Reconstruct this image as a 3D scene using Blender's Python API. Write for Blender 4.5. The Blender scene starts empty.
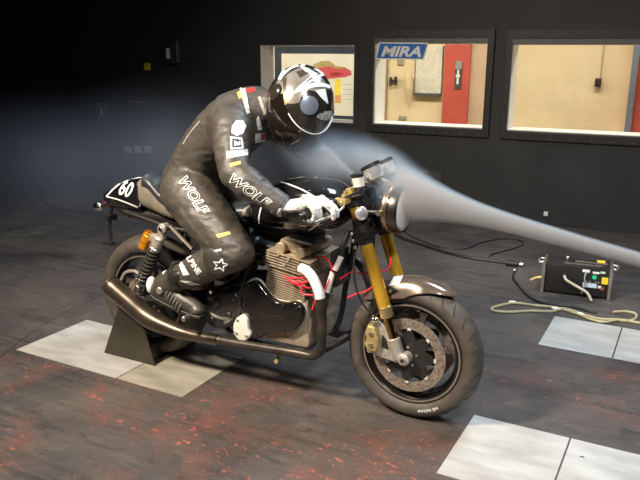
import bpy, bmesh, math, random
from mathutils import Vector, Matrix, noise
from mathutils.bvhtree import BVHTree
import numpy as np

random.seed(7)
S = bpy.context.scene
COL = S.collection

# ------------------------------------------------------------------ camera
CAM = np.array([2.3726, -2.6509, 1.5191])
YAW, PITCH, ROLL, FPX = 0.48926, 0.25822, 0.0061, 703.5
def cam_axes():
    cy, sy, cp, sp = math.cos(YAW), math.sin(YAW), math.cos(PITCH), math.sin(PITCH)
    fwd = np.array([-sy*cp, cy*cp, -sp]); right = np.array([cy, sy, 0.0]); up = np.cross(right, fwd)
    cr, sr = math.cos(ROLL), math.sin(ROLL)
    return cr*right+sr*up, -sr*right+cr*up, fwd
AR, AU, AF = cam_axes()
cd = bpy.data.cameras.new('camera'); cam = bpy.data.objects.new('camera', cd); COL.objects.link(cam)
cd.sensor_width = 36.0; cd.lens = 36.0*FPX/640.0; cd.clip_start = 0.05; cd.clip_end = 100
cam.matrix_world = Matrix((( AR[0], AU[0], -AF[0], CAM[0]), (AR[1], AU[1], -AF[1], CAM[1]), (AR[2], AU[2], -AF[2], CAM[2]), (0,0,0,1)))
S.camera = cam

# ------------------------------------------------------------------ world, lamps, exposure
world = bpy.data.worlds.new('world'); S.world = world; world.use_nodes = True
wb = world.node_tree.nodes['Background']
wb.inputs[0].default_value = (0, 0, 0, 1); wb.inputs[1].default_value = 0.0   # closed tunnel: only its lamps light it
S.view_settings.view_transform = 'Standard'; S.view_settings.look = 'None'
S.view_settings.exposure = 0.0; S.view_settings.gamma = 1.0; S.view_settings.use_curve_mapping = False
def area(name, loc, target, size, power, color, sy=None, spread=180):
    l = bpy.data.lights.new(name, 'AREA'); l.energy = power; l.color = color; l.size = size
    if sy: l.shape = 'RECTANGLE'; l.size_y = sy
    l.spread = math.radians(spread)
    o = bpy.data.objects.new(name, l); COL.objects.link(o); o.location = loc
    o.rotation_euler = (Vector(target)-Vector(loc)).to_track_quat('-Z', 'Y').to_euler()
    return o
area('tunnel_spotlight_left_offscreen', (-0.5, -2.7, 3.6), (0.7, -0.1, 0.45), 0.5, 118, (1.0, 0.86, 0.68), spread=100)
area('tunnel_spotlight_right_offscreen', (3.0, -2.4, 3.8), (1.7, 0.3, 0.3), 0.5, 50, (0.97, 0.97, 1.0), spread=105)
area('tunnel_ceiling_lamp_right_offscreen', (2.0, 1.5, 4.0), (1.5, 0.9, 0.0), 1.2, 72, (0.70, 0.85, 1.0), spread=110)
area('tunnel_ceiling_lamp_left_offscreen', (-1.9, 1.2, 4.0), (-1.7, 1.0, 0.0), 1.0, 15, (0.66, 0.82, 1.0), spread=100)

# ------------------------------------------------------------------ pixel -> place helpers (distance comes from the plane touched)
def ray(px, py): return (px-320)/FPX*AR-(py-240)/FPX*AU+AF
def Py(px, py, y):
    d = ray(px, py); return CAM+d*((y-CAM[1])/d[1])
def Pz(px, py, z=0.0):
    d = ray(px, py); return CAM+d*((z-CAM[2])/d[2])
WY, WD = 0.0559, 3.8857
WA = np.array([math.cos(WY), math.sin(WY), 0]); WN = np.array([-math.sin(WY), math.cos(WY), 0])
def W(a, n, z): return tuple(WA*a+WN*n+np.array([0, 0, z]))
def Pw(px, py, off=0.0):
    d = ray(px, py); t = (WD+off-CAM@WN)/(d@WN); X = CAM+t*d
    return X@WA, X[2]

# ------------------------------------------------------------------ materials
MATS = {}
def mat(name, col, rough=0.5, metal=0.0, col2=None, nscale=20.0, bump=0.0, bscale=200.0, coat=0.0, rvar=0.0, emit=0.0, detail=4.0, stretch=None, contrast=(0.35, 0.65), spec=0.5):
    if name in MATS: return MATS[name]
    m = bpy.data.materials.new(name); m.use_nodes = True; MATS[name] = m
    nt = m.node_tree; b = nt.nodes['Principled BSDF']
    b.inputs['Roughness'].default_value = rough; b.inputs['Metallic'].default_value = metal
    b.inputs['Coat Weight'].default_value = coat; b.inputs['Coat Roughness'].default_value = 0.06
    b.inputs['Specular IOR Level'].default_value = spec
    tc = nt.nodes.new('ShaderNodeTexCoord'); src = tc.outputs['Object']
    if stretch:
        mp = nt.nodes.new('ShaderNodeMapping'); mp.inputs['Scale'].default_value = stretch
        nt.links.new(src, mp.inputs['Vector']); src = mp.outputs[0]
    n = nt.nodes.new('ShaderNodeTexNoise'); n.inputs['Scale'].default_value = nscale; n.inputs['Detail'].default_value = detail
    nt.links.new(src, n.inputs['Vector'])
    r = nt.nodes.new('ShaderNodeValToRGB'); nt.links.new(n.outputs[0], r.inputs[0])
    c2 = col2 if col2 else tuple(min(1, c*1.18) for c in col)
    r.color_ramp.elements[0].position, r.color_ramp.elements[1].position = contrast
    r.color_ramp.elements[0].color = (*col, 1); r.color_ramp.elements[1].color = (*c2, 1)
    nt.links.new(r.outputs[0], b.inputs['Base Color'])
    if rvar:
        mr = nt.nodes.new('ShaderNodeMapRange'); mr.inputs['To Min'].default_value = max(0, rough-rvar); mr.inputs['To Max'].default_value = min(1, rough+rvar)
        nt.links.new(n.outputs[0], mr.inputs[0]); nt.links.new(mr.outputs[0], b.inputs['Roughness'])
    if bump:
        n2 = nt.nodes.new('ShaderNodeTexNoise'); n2.inputs['Scale'].default_value = bscale; n2.inputs['Detail'].default_value = 3
        nt.links.new(src, n2.inputs['Vector'])
        bp = nt.nodes.new('ShaderNodeBump'); bp.inputs['Strength'].default_value = bump; bp.inputs['Distance'].default_value = 0.004
        nt.links.new(n2.outputs[0], bp.inputs['Height']); nt.links.new(bp.outputs[0], b.inputs['Normal'])
    if emit:
        b.inputs['Emission Strength'].default_value = emit; nt.links.new(r.outputs[0], b.inputs['Emission Color'])
    return m
LEATHER = mat('black_leather', (.052,.045,.038), .48, 0, (.072,.062,.052), 14, .35, 160, rvar=.08)
def add_folds(m, scale, stretch, strength, dist):
    nt = m.node_tree; b = nt.nodes['Principled BSDF']; tc = nt.nodes.new('ShaderNodeTexCoord'); mp = nt.nodes.new('ShaderNodeMapping'); mp.inputs['Scale'].default_value = stretch
    n = nt.nodes.new('ShaderNodeTexNoise'); n.inputs['Scale'].default_value = scale; n.inputs['Detail'].default_value = 2; n.inputs['Distortion'].default_value = 1.2
    if hasattr(n, 'noise_type'): n.noise_type = 'RIDGED_MULTIFRACTAL'
    nt.links.new(tc.outputs['Object'], mp.inputs[0]); nt.links.new(mp.outputs[0], n.inputs[0])
    bp = nt.nodes.new('ShaderNodeBump'); bp.inputs['Strength'].default_value = strength; bp.inputs['Distance'].default_value = dist
    old = b.inputs['Normal'].links[0].from_socket; nt.links.new(old, bp.inputs['Normal'])
    nt.links.new(n.outputs[0], bp.inputs['Height']); nt.links.new(bp.outputs[0], b.inputs['Normal'])
add_folds(LEATHER, 7.0, (1.2, .8, 2.0), .32, .010)
BLACKLEA = mat('black_rubberised_leather', (.016,.015,.014), .42, 0, None, 18, .3, 220)
PAINT = mat('gloss_black_paint', (.008,.008,.009), .12, 0, None, 8, coat=.8)
SATIN = mat('satin_black_metal', (.014,.013,.013), .36, .0, (.022,.02,.018), 30, .1, 300)
BLKMET = mat('black_chrome', (.10,.085,.07), .28, .9, None, 20)
CHROME = mat('chrome', (.82,.80,.77), .12, 1, None, 10)
ALU = mat('brushed_aluminium', (.62,.59,.54), .34, 1, (.74,.71,.66), 40, .1, 300)
ENGALU = mat('engine_alloy', (.38,.295,.205), .42, .4, (.52,.42,.31), 35, .25, 250)
CASTALU = mat('cast_alloy', (.40,.36,.30), .36, .5, (.58,.53,.45), 45, .2, 300)
GOLD = mat('gold_anodised', (.74,.40,.03), .28, .55, (.80,.46,.05), 20)
ORANGE = mat('orange_anodised', (.85,.33,.02), .3, .6, None, 20)
CALGOLD = mat('bronze_gold_caliper', (.46,.34,.13), .36, .5, (.58,.44,.20), 40, .2, 300)
EXH = mat('exhaust_bronze_black', (.060,.047,.036), .34, .7, (.095,.074,.056), 9, .05, 300)
HEAD = mat('header_black', (.035,.030,.027), .4, .5, (.07,.055,.045), 12)
WRAP = mat('white_heat_wrap', (.78,.76,.72), .7, 0, (.9,.88,.84), 60, .4, 200)
RUBBER = mat('tyre_rubber', (.055,.045,.036), .62, 0, (.080,.066,.052), 25, .15, 260)
RIM = mat('gloss_black_rim', (.018,.015,.013), .2, .3, None, 10, coat=.5)
DISC = mat('brake_disc_steel', (.20,.16,.125), .36, .5, (.38,.32,.26), 60, .1, 200)
FENDER = mat('bronze_fender', (.15,.115,.088), .22, .55, (.20,.16,.125), 12, coat=.4)
WHITE = mat('white_print', (.80,.79,.76), .5, 0, (.88,.87,.84), 30)
WHITEGLOVE = mat('white_grey_glove_leather', (.24,.225,.205), .5, 0, (.70,.68,.64), 55, .35, 200, contrast=(.38, .52))
GLOVEDARK = mat('dark_glove_leather', (.05,.045,.04), .5, 0, None, 40, .3, 200)
BLACKPRINT = mat('black_print', (.012,.011,.010), .5, 0, None, 30)
YPRINT = mat('yellow_print', (.80,.50,.10), .5, 0, None, 30)
RPRINT = mat('red_print', (.62,.03,.03), .5, 0, None, 30)
SEATM = mat('grey_seat_leather', (.024,.028,.033), .34, 0, (.034,.039,.045), 12, .2, 220)
SEATB = mat('brown_grey_seat_panel', (.17,.145,.115), .42, 0, (.22,.19,.15), 20, .2, 200)
REDWIRE = mat('red_wire', (.75,.03,.06), .4, 0, None, 20)
BLKCABLE = mat('black_cable', (.012,.012,.013), .45, 0, None, 20)
YCABLE = mat('tan_hose', (.38,.32,.17), .5, 0, (.48,.41,.24), 20)
HELSIL = mat('helmet_silver', (.30,.275,.245), .22, .55, (.46,.42,.37), 16, coat=.6)
HELBLK = mat('helmet_black', (.022,.019,.016), .18, .2, (.04,.034,.028), 14, coat=.6)
HELBLUE = mat('helmet_blue_grey', (.22,.26,.32), .2, .5, None, 10, coat=.5)
VISOR = mat('dark_tinted_visor', (.010,.007,.005), .06, 0, None, 5, coat=.7)

# ------------------------------------------------------------------ mesh builders
def cat(*parts):
    V, F = [], []
    for v, f in parts:
        o = len(V); V += [tuple(p) for p in v]; F += [tuple(i+o for i in q) for q in f]
    return V, F
def spline(pts, n=8):
    pts = [np.array(p, float) for p in pts]; out = []
    P = [2*pts[0]-pts[1]]+pts+[2*pts[-1]-pts[-2]]
    for i in range(1, len(P)-2):
        for k in range(n):
            t = k/n; a, b, c, d = P[i-1], P[i], P[i+1], P[i+2]
            out.append(.5*((2*b)+(-a+c)*t+(2*a-5*b+4*c-d)*t*t+(-a+3*b-3*c+d)*t**3))
    out.append(pts[-1]); return out
def tube(path, r, n=10, caps=True, closed=False, flat=1.0, up=None):
    P = [Vector(tuple(p)) for p in path]; m = len(P)
    R = [float(x) for x in r] if hasattr(r, '__len__') else [float(r)]*m
    T = []
    for i in range(m):
        a = P[(i-1) % m] if closed else P[max(i-1, 0)]; b = P[(i+1) % m] if closed else P[min(i+1, m-1)]
        t = (b-a); T.append(t.normalized() if t.length > 1e-9 else Vector((0, 0, 1)))
    u = Vector(up) if up else (Vector((0, 0, 1)) if abs(T[0].z) < .9 else Vector((0, 1, 0)))
    V, F = [], []
    for i in range(m):
        u = (u-T[i]*u.dot(T[i])); u.normalize(); v = T[i].cross(u)
        for k in range(n):
            a = 2*math.pi*k/n; V.append(tuple(P[i]+R[i]*(math.cos(a)*u+flat*math.sin(a)*v)))
    for i in range(m if closed else m-1):
        j = (i+1) % m
        for k in range(n):
            l = (k+1) % n; F.append((i*n+k, i*n+l, j*n+l, j*n+k))
    if caps and not closed:
        F.append(tuple(range(n))[::-1]); F.append(tuple((m-1)*n+k for k in range(n)))
    return V, F
def basis(axis):
    a = Vector(axis).normalized(); u = Vector((0, 0, 1)) if abs(a.z) < .9 else Vector((1, 0, 0))
    u = (u-a*u.dot(a)).normalized(); return a, u, a.cross(u)
def lathe(prof, c, axis, n=32, closed=False, arc=None):
    a, u, v = basis(axis); c = Vector(tuple(c)); V, F = [], []; m = len(prof)
    for k in range(n):
        t = 2*math.pi*k/n; d = math.cos(t)*u+math.sin(t)*v
        for r, h in prof: V.append(tuple(c+d*r+a*h))
    for k in range(n):
        l = (k+1) % n
        for i in range(m if closed else m-1):
            j = (i+1) % m; F.append((k*m+i, k*m+j, l*m+j, l*m+i))
    if not closed:
        F.append(tuple(k*m for k in range(n))); F.append(tuple(k*m+m-1 for k in range(n))[::-1])
    return V, F
def cyl(p0, p1, r, n=16, r1=None, bev=0.0):
    p0, p1 = Vector(tuple(p0)), Vector(tuple(p1)); h = (p1-p0).length; r1 = r if r1 is None else r1
    if bev: prof = [(r-bev, 0), (r, bev), (r1, h-bev), (r1-bev, h)]
    else: prof = [(r, 0), (r1, h)]
    return lathe(prof, p0, p1-p0, n)
def box(c, s, rz=0.0, bev=0.0, M=None):
    bm = bmesh.new(); bmesh.ops.create_cube(bm, size=1)
    for v in bm.verts: v.co = Vector((v.co.x*s[0], v.co.y*s[1], v.co.z*s[2]))
    if bev: bmesh.ops.bevel(bm, geom=bm.edges[:], offset=bev, segments=2, affect='EDGES', profile=.6)
    R = M if M is not None else Matrix.Rotation(rz, 3, 'Z')
    V = [tuple(R @ v.co+Vector(tuple(c))) for v in bm.verts]; F = [tuple(v.index for v in f.verts) for f in bm.faces]
    bm.free(); return V, F
def prism(out, d0, d1, fn, bev=0.0):
    """outline of 2-D points extruded from depth d0 to d1; fn(u, v, d) -> 3-D"""
    bm = bmesh.new(); n = len(out)
    A = [bm.verts.new((p[0], p[1], d0)) for p in out]; B = [bm.verts.new((p[0], p[1], d1)) for p in out]
    f0 = bm.faces.new(A); f1 = bm.faces.new(B[::-1])
    for i in range(n): bm.faces.new((A[i], B[i], B[(i+1) % n], A[(i+1) % n]))
    bmesh.ops.recalc_face_normals(bm, faces=bm.faces[:])
    if bev: bmesh.ops.bevel(bm, geom=[e for e in f0.edges]+[e for e in f1.edges], offset=bev, segments=3, affect='EDGES', profile=.5)
    bm.verts.index_update()
    V = [tuple(fn(*v.co)) for v in bm.verts]; F = [tuple(v.index for v in f.verts) for f in bm.faces]
    bm.free(); return V, F
def XZ(u, v, d): return (u, d, v)
def ellipsoid(c, r, M=None, nu=20, nv=12):
    V, F = [], []; c = Vector(tuple(c))
    for j in range(nv+1):
        p = math.pi*j/nv
        for i in range(nu):
            t = 2*math.pi*i/nu; q = Vector((r[0]*math.sin(p)*math.cos(t), r[1]*math.sin(p)*math.sin(t), r[2]*math.cos(p)))
            V.append(tuple(c+(M @ q if M is not None else q)))
    for j in range(nv):
        for i in range(nu):
            k = (i+1) % nu; F.append((j*nu+i, (j+1)*nu+i, (j+1)*nu+k, j*nu+k))
    return V, F
def xloft(xs, top, bot, hw, n=28, e=2.6):
    """closed body along x; superellipse sections between top and bottom curves"""
    V, F = [], []
    for x in xs:
        t, b, w = np.interp(x, *zip(*top)), np.interp(x, *zip(*bot)), np.interp(x, *zip(*hw))
        for k in range(n):
            a = 2*math.pi*k/n; ca, sa = math.cos(a), math.sin(a)
            V.append((x, w*math.copysign(abs(ca)**(2/e), ca), (t+b)/2+(t-b)/2*math.copysign(abs(sa)**(2/e), sa)))
    m = len(xs)
    for i in range(m-1):
        for k in range(n):
            l = (k+1) % n; F.append((i*n+k, (i+1)*n+k, (i+1)*n+l, i*n+l))
    F.append(tuple(range(n))); F.append(tuple((m-1)*n+k for k in range(n))[::-1])
    return V, F
def fine(prof, n=12):
    xs = [p[0] for p in prof]; sp = spline([(p[0], p[1], 0) for p in prof], n)
    return [(p[0], p[1]) for p in sp]

def obj(name, vf, m, parent=None, smooth=True, angle=40):
    V, F = vf; me = bpy.data.meshes.new(name); me.from_pydata([tuple(float(c) for c in v) for v in V], [], F)
    bm = bmesh.new(); bm.from_mesh(me); bmesh.ops.remove_doubles(bm, verts=bm.verts[:], dist=1e-6)
    bmesh.ops.recalc_face_normals(bm, faces=bm.faces[:]); bm.to_mesh(me); bm.free()
    if smooth:
        me.shade_smooth(); me.set_sharp_from_angle(angle=math.radians(angle))
    me.materials.append(m); o = bpy.data.objects.new(name, me); COL.objects.link(o)
    if parent: o.parent = parent
    return o
def flatobj(name, vf, m, parent=None): return obj(name, vf, m, parent, smooth=False)
def tag(o, label, cat_, group=None, kind=None):
    o['label'] = label
    if cat_: o['category'] = cat_
    if group: o['group'] = group
    if kind: o['kind'] = kind
    return o
def struct(o, label=None):
    o['kind'] = 'structure'
    if label: o['label'] = label
    return o
def empty(name, loc=(0, 0, 0)):
    o = bpy.data.objects.new(name, None); o.location = loc; COL.objects.link(o); o.empty_display_size = .1; return o
def lib(o, name, loc, rot=None, parent=None):
    c = o.copy(); c.name = name; COL.objects.link(c); c.location = loc
    if rot: c.rotation_euler = rot
    if parent: c.parent = parent
    return c

# ------------------------------------------------------------------ flat print laid onto a surface
def bvh(o):
    me = o.data; return BVHTree.FromPolygons([o.matrix_world @ v.co for v in me.vertices], [tuple(p.vertices) for p in me.polygons])
def project(name, V2, F, tree, m, parent, off=.0015, maxpx=3.0, jump=.05):
    bm = bmesh.new(); vs = [bm.verts.new((x, y, 0)) for x, y in V2]
    for f in F:
        try: bm.faces.new([vs[i] for i in f])
        except ValueError: pass
    bmesh.ops.triangulate(bm, faces=bm.faces[:])
    for _ in range(6):
        E_ = [e for e in bm.edges if e.calc_length() > maxpx]
        if not E_: break
        bmesh.ops.subdivide_edges(bm, edges=E_, cuts=1); bmesh.ops.triangulate(bm, faces=bm.faces[:])
    o0 = Vector(tuple(CAM)); bad = []
    for v in bm.verts:
        d = Vector(tuple(ray(v.co.x, v.co.y))).normalized()
        loc, nor, i, dist = tree.ray_cast(o0, d)
        if loc is None: bad.append(v); continue
        if nor.dot(d) > 0: nor = -nor
        v.co = loc+nor*off
    bmesh.ops.delete(bm, geom=bad, context='VERTS')
    bmesh.ops.delete(bm, geom=[e for e in bm.edges if e.calc_length() > jump], context='EDGES')
    me = bpy.data.meshes.new(name); bm.to_mesh(me); bm.free(); me.materials.append(m); me.shade_smooth()
    o = bpy.data.objects.new(name, me); COL.objects.link(o); o.parent = parent; return o
def patch(name, poly, tree, m, parent, off=.0015): return project(name, poly, [tuple(range(len(poly)))], tree, m, parent, off)
def stroke(name, pts, w, tree, m, parent, off=.0015, closed=False, smooth=6):
    P = [np.array(p, float) for p in pts]
    if closed: P = P+[P[0]]
    if smooth: P = [q[:2] for q in spline([(*p, 0) for p in P], smooth)]
    V, F = [], []; n = len(P); Wd = w if hasattr(w, '__len__') else None
    for i in range(n):
        t = P[min(i+1, n-1)]-P[max(i-1, 0)]; t /= np.linalg.norm(t)+1e-9; nn = np.array([-t[1], t[0]])
        ww = np.interp(i/(n-1), np.linspace(0, 1, len(Wd)), Wd) if Wd is not None else w
        V += [tuple(P[i]+nn*ww/2), tuple(P[i]-nn*ww/2)]
    for i in range(n-1): F.append((2*i, 2*i+1, 2*i+3, 2*i+2))
    return project(name, V, F, tree, m, parent, off)
def text_mesh(s, shear=0.0, offset=0.0, res=3):
    c = bpy.data.curves.new('lettering', 'FONT'); c.body = s; c.shear = shear; c.offset = offset; c.resolution_u = res; c.fill_mode = 'FRONT'
    o = bpy.data.objects.new('lettering', c); COL.objects.link(o)
    dg = bpy.context.evaluated_depsgraph_get(); me = bpy.data.meshes.new_from_object(o.evaluated_get(dg))
    V = [(v.co.x, v.co.y) for v in me.vertices]; F = [tuple(p.vertices) for p in me.polygons]
    bpy.data.objects.remove(o); bpy.data.curves.remove(c); bpy.data.meshes.remove(me)
    return V, F
def text_box(s, shear, offset, ref=None):
    V, F = text_mesh(s, shear, offset); R_ = ref if ref else V
    x0, x1 = min(v[0] for v in R_), max(v[0] for v in R_); y0, y1 = min(v[1] for v in R_), max(v[1] for v in R_)
    return [((v[0]-x0)/(x1-x0), (v[1]-y0)/(y1-y0)) for v in V], F
def text_px(name, s, p0, p1, h, tree, m, parent, shear=0.0, offset=0.0, off=.002, upv=None, ref=None):
    V, F = text_box(s, shear, offset, ref)
    p0, p1 = np.array(p0, float), np.array(p1, float); d = p1-p0; u = np.array([d[1], -d[0]])/np.linalg.norm(d)*h
    if upv is not None: u = np.array(upv, float)
    return project(name, [tuple(p0+d*a+u*b) for a, b in V], F, tree, m, parent, off)

# ================================================================== THE SETTING
# floor -----------------------------------------------------------------
def floor_material():
    m = bpy.data.materials.new('worn_tunnel_floor'); m.use_nodes = True; nt = m.node_tree; b = nt.nodes['Principled BSDF']
    N, L = nt.nodes.new, nt.links.new
    tc = N('ShaderNodeTexCoord'); sx = N('ShaderNodeSeparateXYZ'); L(tc.outputs['Object'], sx.inputs[0])
    def nz(scale, detail=6, rough=.6, st=None, dist=0.0):
        n = N('ShaderNodeTexNoise'); n.inputs['Scale'].default_value = scale; n.inputs['Detail'].default_value = detail; n.inputs['Roughness'].default_value = rough; n.inputs['Distortion'].default_value = dist
        if st:
            mp = N('ShaderNodeMapping'); mp.inputs['Scale'].default_value = st[:3]; mp.inputs['Rotation'].default_value = (0, 0, st[3]); L(tc.outputs['Object'], mp.inputs[0]); L(mp.outputs[0], n.inputs[0])
        else: L(tc.outputs['Object'], n.inputs[0])
        return n.outputs[0]
    def ramp(s, a, b_, ca=(0,0,0,1), cb=(1,1,1,1)):
        r = N('ShaderNodeValToRGB'); r.color_ramp.elements[0].position = a; r.color_ramp.elements[1].position = b_
        r.color_ramp.elements[0].color = ca; r.color_ramp.elements[1].color = cb; L(s, r.inputs[0]); return r.outputs[0]
    def mix(f, a, b_):
        x = N('ShaderNodeMix'); x.data_type = 'RGBA'
        L(f, x.inputs[0])
        for s, i in ((a, 6), (b_, 7)):
            if isinstance(s, tuple): x.inputs[i].default_value = s
            else: L(s, x.inputs[i])
        return x.outputs[2]
    def mth(op, a, b_=None, c=None):
        x = N('ShaderNodeMath'); x.operation = op
        for i, s in enumerate((a, b_, c)):
            if s is None: continue
            if isinstance(s, (int, float)): x.inputs[i].default_value = s
            else: L(s, x.inputs[i])
        x.use_clamp = op in ('MULTIPLY',) ; return x.outputs[0]
    base = mix(ramp(nz(1.3, 9, .68, None, .6), .34, .66), (.028,.026,.027,1), (.105,.088,.076,1)); base = mix(mth('MULTIPLY', ramp(nz(7, 10, .8, (1, 3.5, 1, .9), .8), .54, .64), .5), base, (.13,.112,.098,1)); base = mix(mth('MULTIPLY', ramp(nz(5, 10, .8, (1, 4, 1, -.35), .8), .54, .62), .55), base, (.020,.019,.020,1))
    scuff = ramp(nz(3.0, 10, .82, (1.0, 9.0, 1, .25)), .50, .66)
    base = mix(mth('MULTIPLY', scuff, .34), base, (.14,.12,.10,1))
    tyre = ramp(nz(2.2, 8, .7, (.5, 7, 1, -.5)), .53, .62)
    base = mix(mth('MULTIPLY', tyre, .42), base, (.018,.017,.017,1))
    # red primer showing through where the black paint is chipped, plus a warm tint in the same patches: most on the near side of the turntable
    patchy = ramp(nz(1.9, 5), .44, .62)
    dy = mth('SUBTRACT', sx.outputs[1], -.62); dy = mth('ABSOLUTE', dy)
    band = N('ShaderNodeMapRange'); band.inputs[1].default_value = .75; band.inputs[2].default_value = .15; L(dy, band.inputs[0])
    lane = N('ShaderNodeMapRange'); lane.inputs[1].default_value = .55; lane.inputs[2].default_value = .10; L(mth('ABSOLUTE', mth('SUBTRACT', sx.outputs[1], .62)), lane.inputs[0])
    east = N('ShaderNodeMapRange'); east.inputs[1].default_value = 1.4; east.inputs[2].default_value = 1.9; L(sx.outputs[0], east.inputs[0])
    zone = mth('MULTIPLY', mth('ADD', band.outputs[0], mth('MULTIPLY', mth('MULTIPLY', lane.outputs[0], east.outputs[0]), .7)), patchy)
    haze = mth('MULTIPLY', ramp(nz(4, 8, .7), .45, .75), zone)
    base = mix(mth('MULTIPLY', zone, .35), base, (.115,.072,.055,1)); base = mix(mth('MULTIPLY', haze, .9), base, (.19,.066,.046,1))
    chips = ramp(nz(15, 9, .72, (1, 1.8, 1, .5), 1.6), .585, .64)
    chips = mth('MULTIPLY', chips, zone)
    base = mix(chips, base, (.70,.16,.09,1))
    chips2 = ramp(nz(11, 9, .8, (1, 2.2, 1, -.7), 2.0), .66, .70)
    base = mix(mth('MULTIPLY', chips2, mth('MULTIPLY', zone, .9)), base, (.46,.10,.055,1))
    L(base, b.inputs['Base Color'])
    rr = N('ShaderNodeMapRange'); rr.inputs[3].default_value = .34; rr.inputs[4].default_value = .62; L(nz(5, 6), rr.inputs[0]); L(rr.outputs[0], b.inputs['Roughness'])
    bp = N('ShaderNodeBump'); bp.inputs['Strength'].default_value = .12; bp.inputs['Distance'].default_value = .004; L(nz(60, 5), bp.inputs['Height']); L(bp.outputs[0], b.inputs['Normal'])
    return m
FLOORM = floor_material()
# outer floor with a round hole, and the turntable disc in the hole with a thin dark gap between
TC, TR = (1.30, 0.55), 2.20
def ring_floor():
    n = 96; V, F = [], []
    far = [(-9, -5), (6, -5), (6, 4.20), (-9, 3.38)]
    def edge(t):
        d = np.array([math.cos(t), math.sin(t)]); best = 1e9
        for i in range(4):
            a, b_ = np.array(far[i]), np.array(far[(i+1) % 4]); e = b_-a
            A = np.array([[d[0], -e[0]], [d[1], -e[1]]])
            if abs(np.linalg.det(A)) < 1e-9: continue
            s, q = np.linalg.solve(A, a-np.array(TC))
            if s > 0 and -1e-6 <= q <= 1+1e-6: best = min(best, s)
        return np.array(TC)+d*best
    angs = sorted([2*math.pi*k/n for k in range(n)]+[math.atan2(p[1]-TC[1], p[0]-TC[0]) % (2*math.pi) for p in far])
    m = len(angs)
    for t in angs:
        V.append((TC[0]+(TR+.0018)*math.cos(t), TC[1]+(TR+.0018)*math.sin(t), 0)); q = edge(t); V.append((q[0], q[1], 0))
        V.append((TC[0]+(TR+.0018)*math.cos(t), TC[1]+(TR+.0018)*math.sin(t), -.03))
    for k in range(m):
        l = (k+1) % m; F.append((3*k, 3*k+1, 3*l+1, 3*l)); F.append((3*k, 3*l, 3*l+2, 3*k+2))
    return V, F
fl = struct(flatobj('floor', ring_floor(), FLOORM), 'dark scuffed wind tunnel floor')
flatobj('gap_bottom', lathe([(TR+.03, -.032), (TR+.03, -.028)], (TC[0], TC[1], 0), (0, 0, 1), 96), mat('gap_dark', (.01,.01,.01), .8), fl)
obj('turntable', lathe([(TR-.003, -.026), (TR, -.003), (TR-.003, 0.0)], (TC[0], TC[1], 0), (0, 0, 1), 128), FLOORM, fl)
PLATE = mat('scuffed_steel_plate', (.40,.385,.355), .42, .2, (.53,.515,.475), 4, .08, 60, rvar=.14, detail=8, stretch=(1, 3, 1))
PLATE2 = mat('dull_steel_plate', (.28,.25,.195), .5, .2, (.40,.365,.30), 4, .08, 60, rvar=.12, detail=8, stretch=(1, 3, 1))
for i, (x0, x1, y0, y1) in enumerate([(-.655, .045, -.365, .125), (.052, .448, -.365, .125), (1.668, 2.066, -.385, .115), (2.073, 2.395, -.385, .115), (2.402, 2.8, -.385, .115),
                        (1.752, 2.125, 1.045, 1.53), (2.132, 2.52, 1.045, 1.53)]):
    flatobj('floor_plate', box(((x0+x1)/2, (y0+y1)/2, .001), (x1-x0, y1-y0, .004), bev=.001), PLATE2 if i == 1 else PLATE, fl)
q = Pz(582, 458); 
obj('plate_screw', cyl((q[0], q[1], .002), (q[0], q[1], .005), .009, 12, bev=.001), ALU, fl)
# long worn cover strip at the far left of the floor
strip = [Pz(0, 233)[:2], Pz(47, 226)[:2], Pz(60, 229.5)[:2], Pz(0, 245)[:2]]
flatobj('cover_strip', prism([(p[0], p[1]) for p in strip], 0, .004, lambda u, v, d: (u, v, d)), mat('worn_brown_strip', (.085,.075,.06), .5, .2, (.13,.115,.09), 8, .1, 60), fl)

# back wall with three window openings ---------------------------------------
WALLM = mat('matt_black_wall', (.013,.013,.0135), .62, 0, (.021,.0205,.0205), 3.0, .25, 90, detail=7)
TH = .30
OP = [(-1.565, -.50, .845, 1.607), (-.285, .812, .852, 1.627), (1.03, 2.35, .850, 1.618)]
def wall_mesh(n0, n1, xs, zs, holes):
    V, F = [], []
    def add(*p):
        V.extend(p); F.append(tuple(range(len(V)-len(p), len(V))))
    for i in range(len(xs)-1):
        for j in range(len(zs)-1):
            xm, zm = (xs[i]+xs[i+1])/2, (zs[j]+zs[j+1])/2
            if any(h[0] < xm < h[1] and h[2] < zm < h[3] for h in holes): continue
            for n_ in (n0, n1): add(W(xs[i], n_, zs[j]), W(xs[i+1], n_, zs[j]), W(xs[i+1], n_, zs[j+1]), W(xs[i], n_, zs[j+1]))
    for a0, a1, z0, z1 in holes:
        add(W(a0, n0, z0), W(a1, n0, z0), W(a1, n1, z0), W(a0, n1, z0)); add(W(a0, n0, z1), W(a1, n0, z1), W(a1, n1, z1), W(a0, n1, z1))
        add(W(a0, n0, z0), W(a0, n0, z1), W(a0, n1, z1), W(a0, n1, z0)); add(W(a1, n0, z0), W(a1, n0, z1), W(a1, n1, z1), W(a1, n1, z0))
    return V, F
xs = sorted({-9.0, 4.5}|{h[0] for h in OP}|{h[1] for h in OP}); zs = sorted({-.03, 4.6}|{h[2] for h in OP}|{h[3] for h in OP})
wall = struct(flatobj('wall_back', wall_mesh(WD, WD+TH, xs, zs, OP), WALLM), 'matt black wind tunnel wall with lit observation windows')
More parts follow.
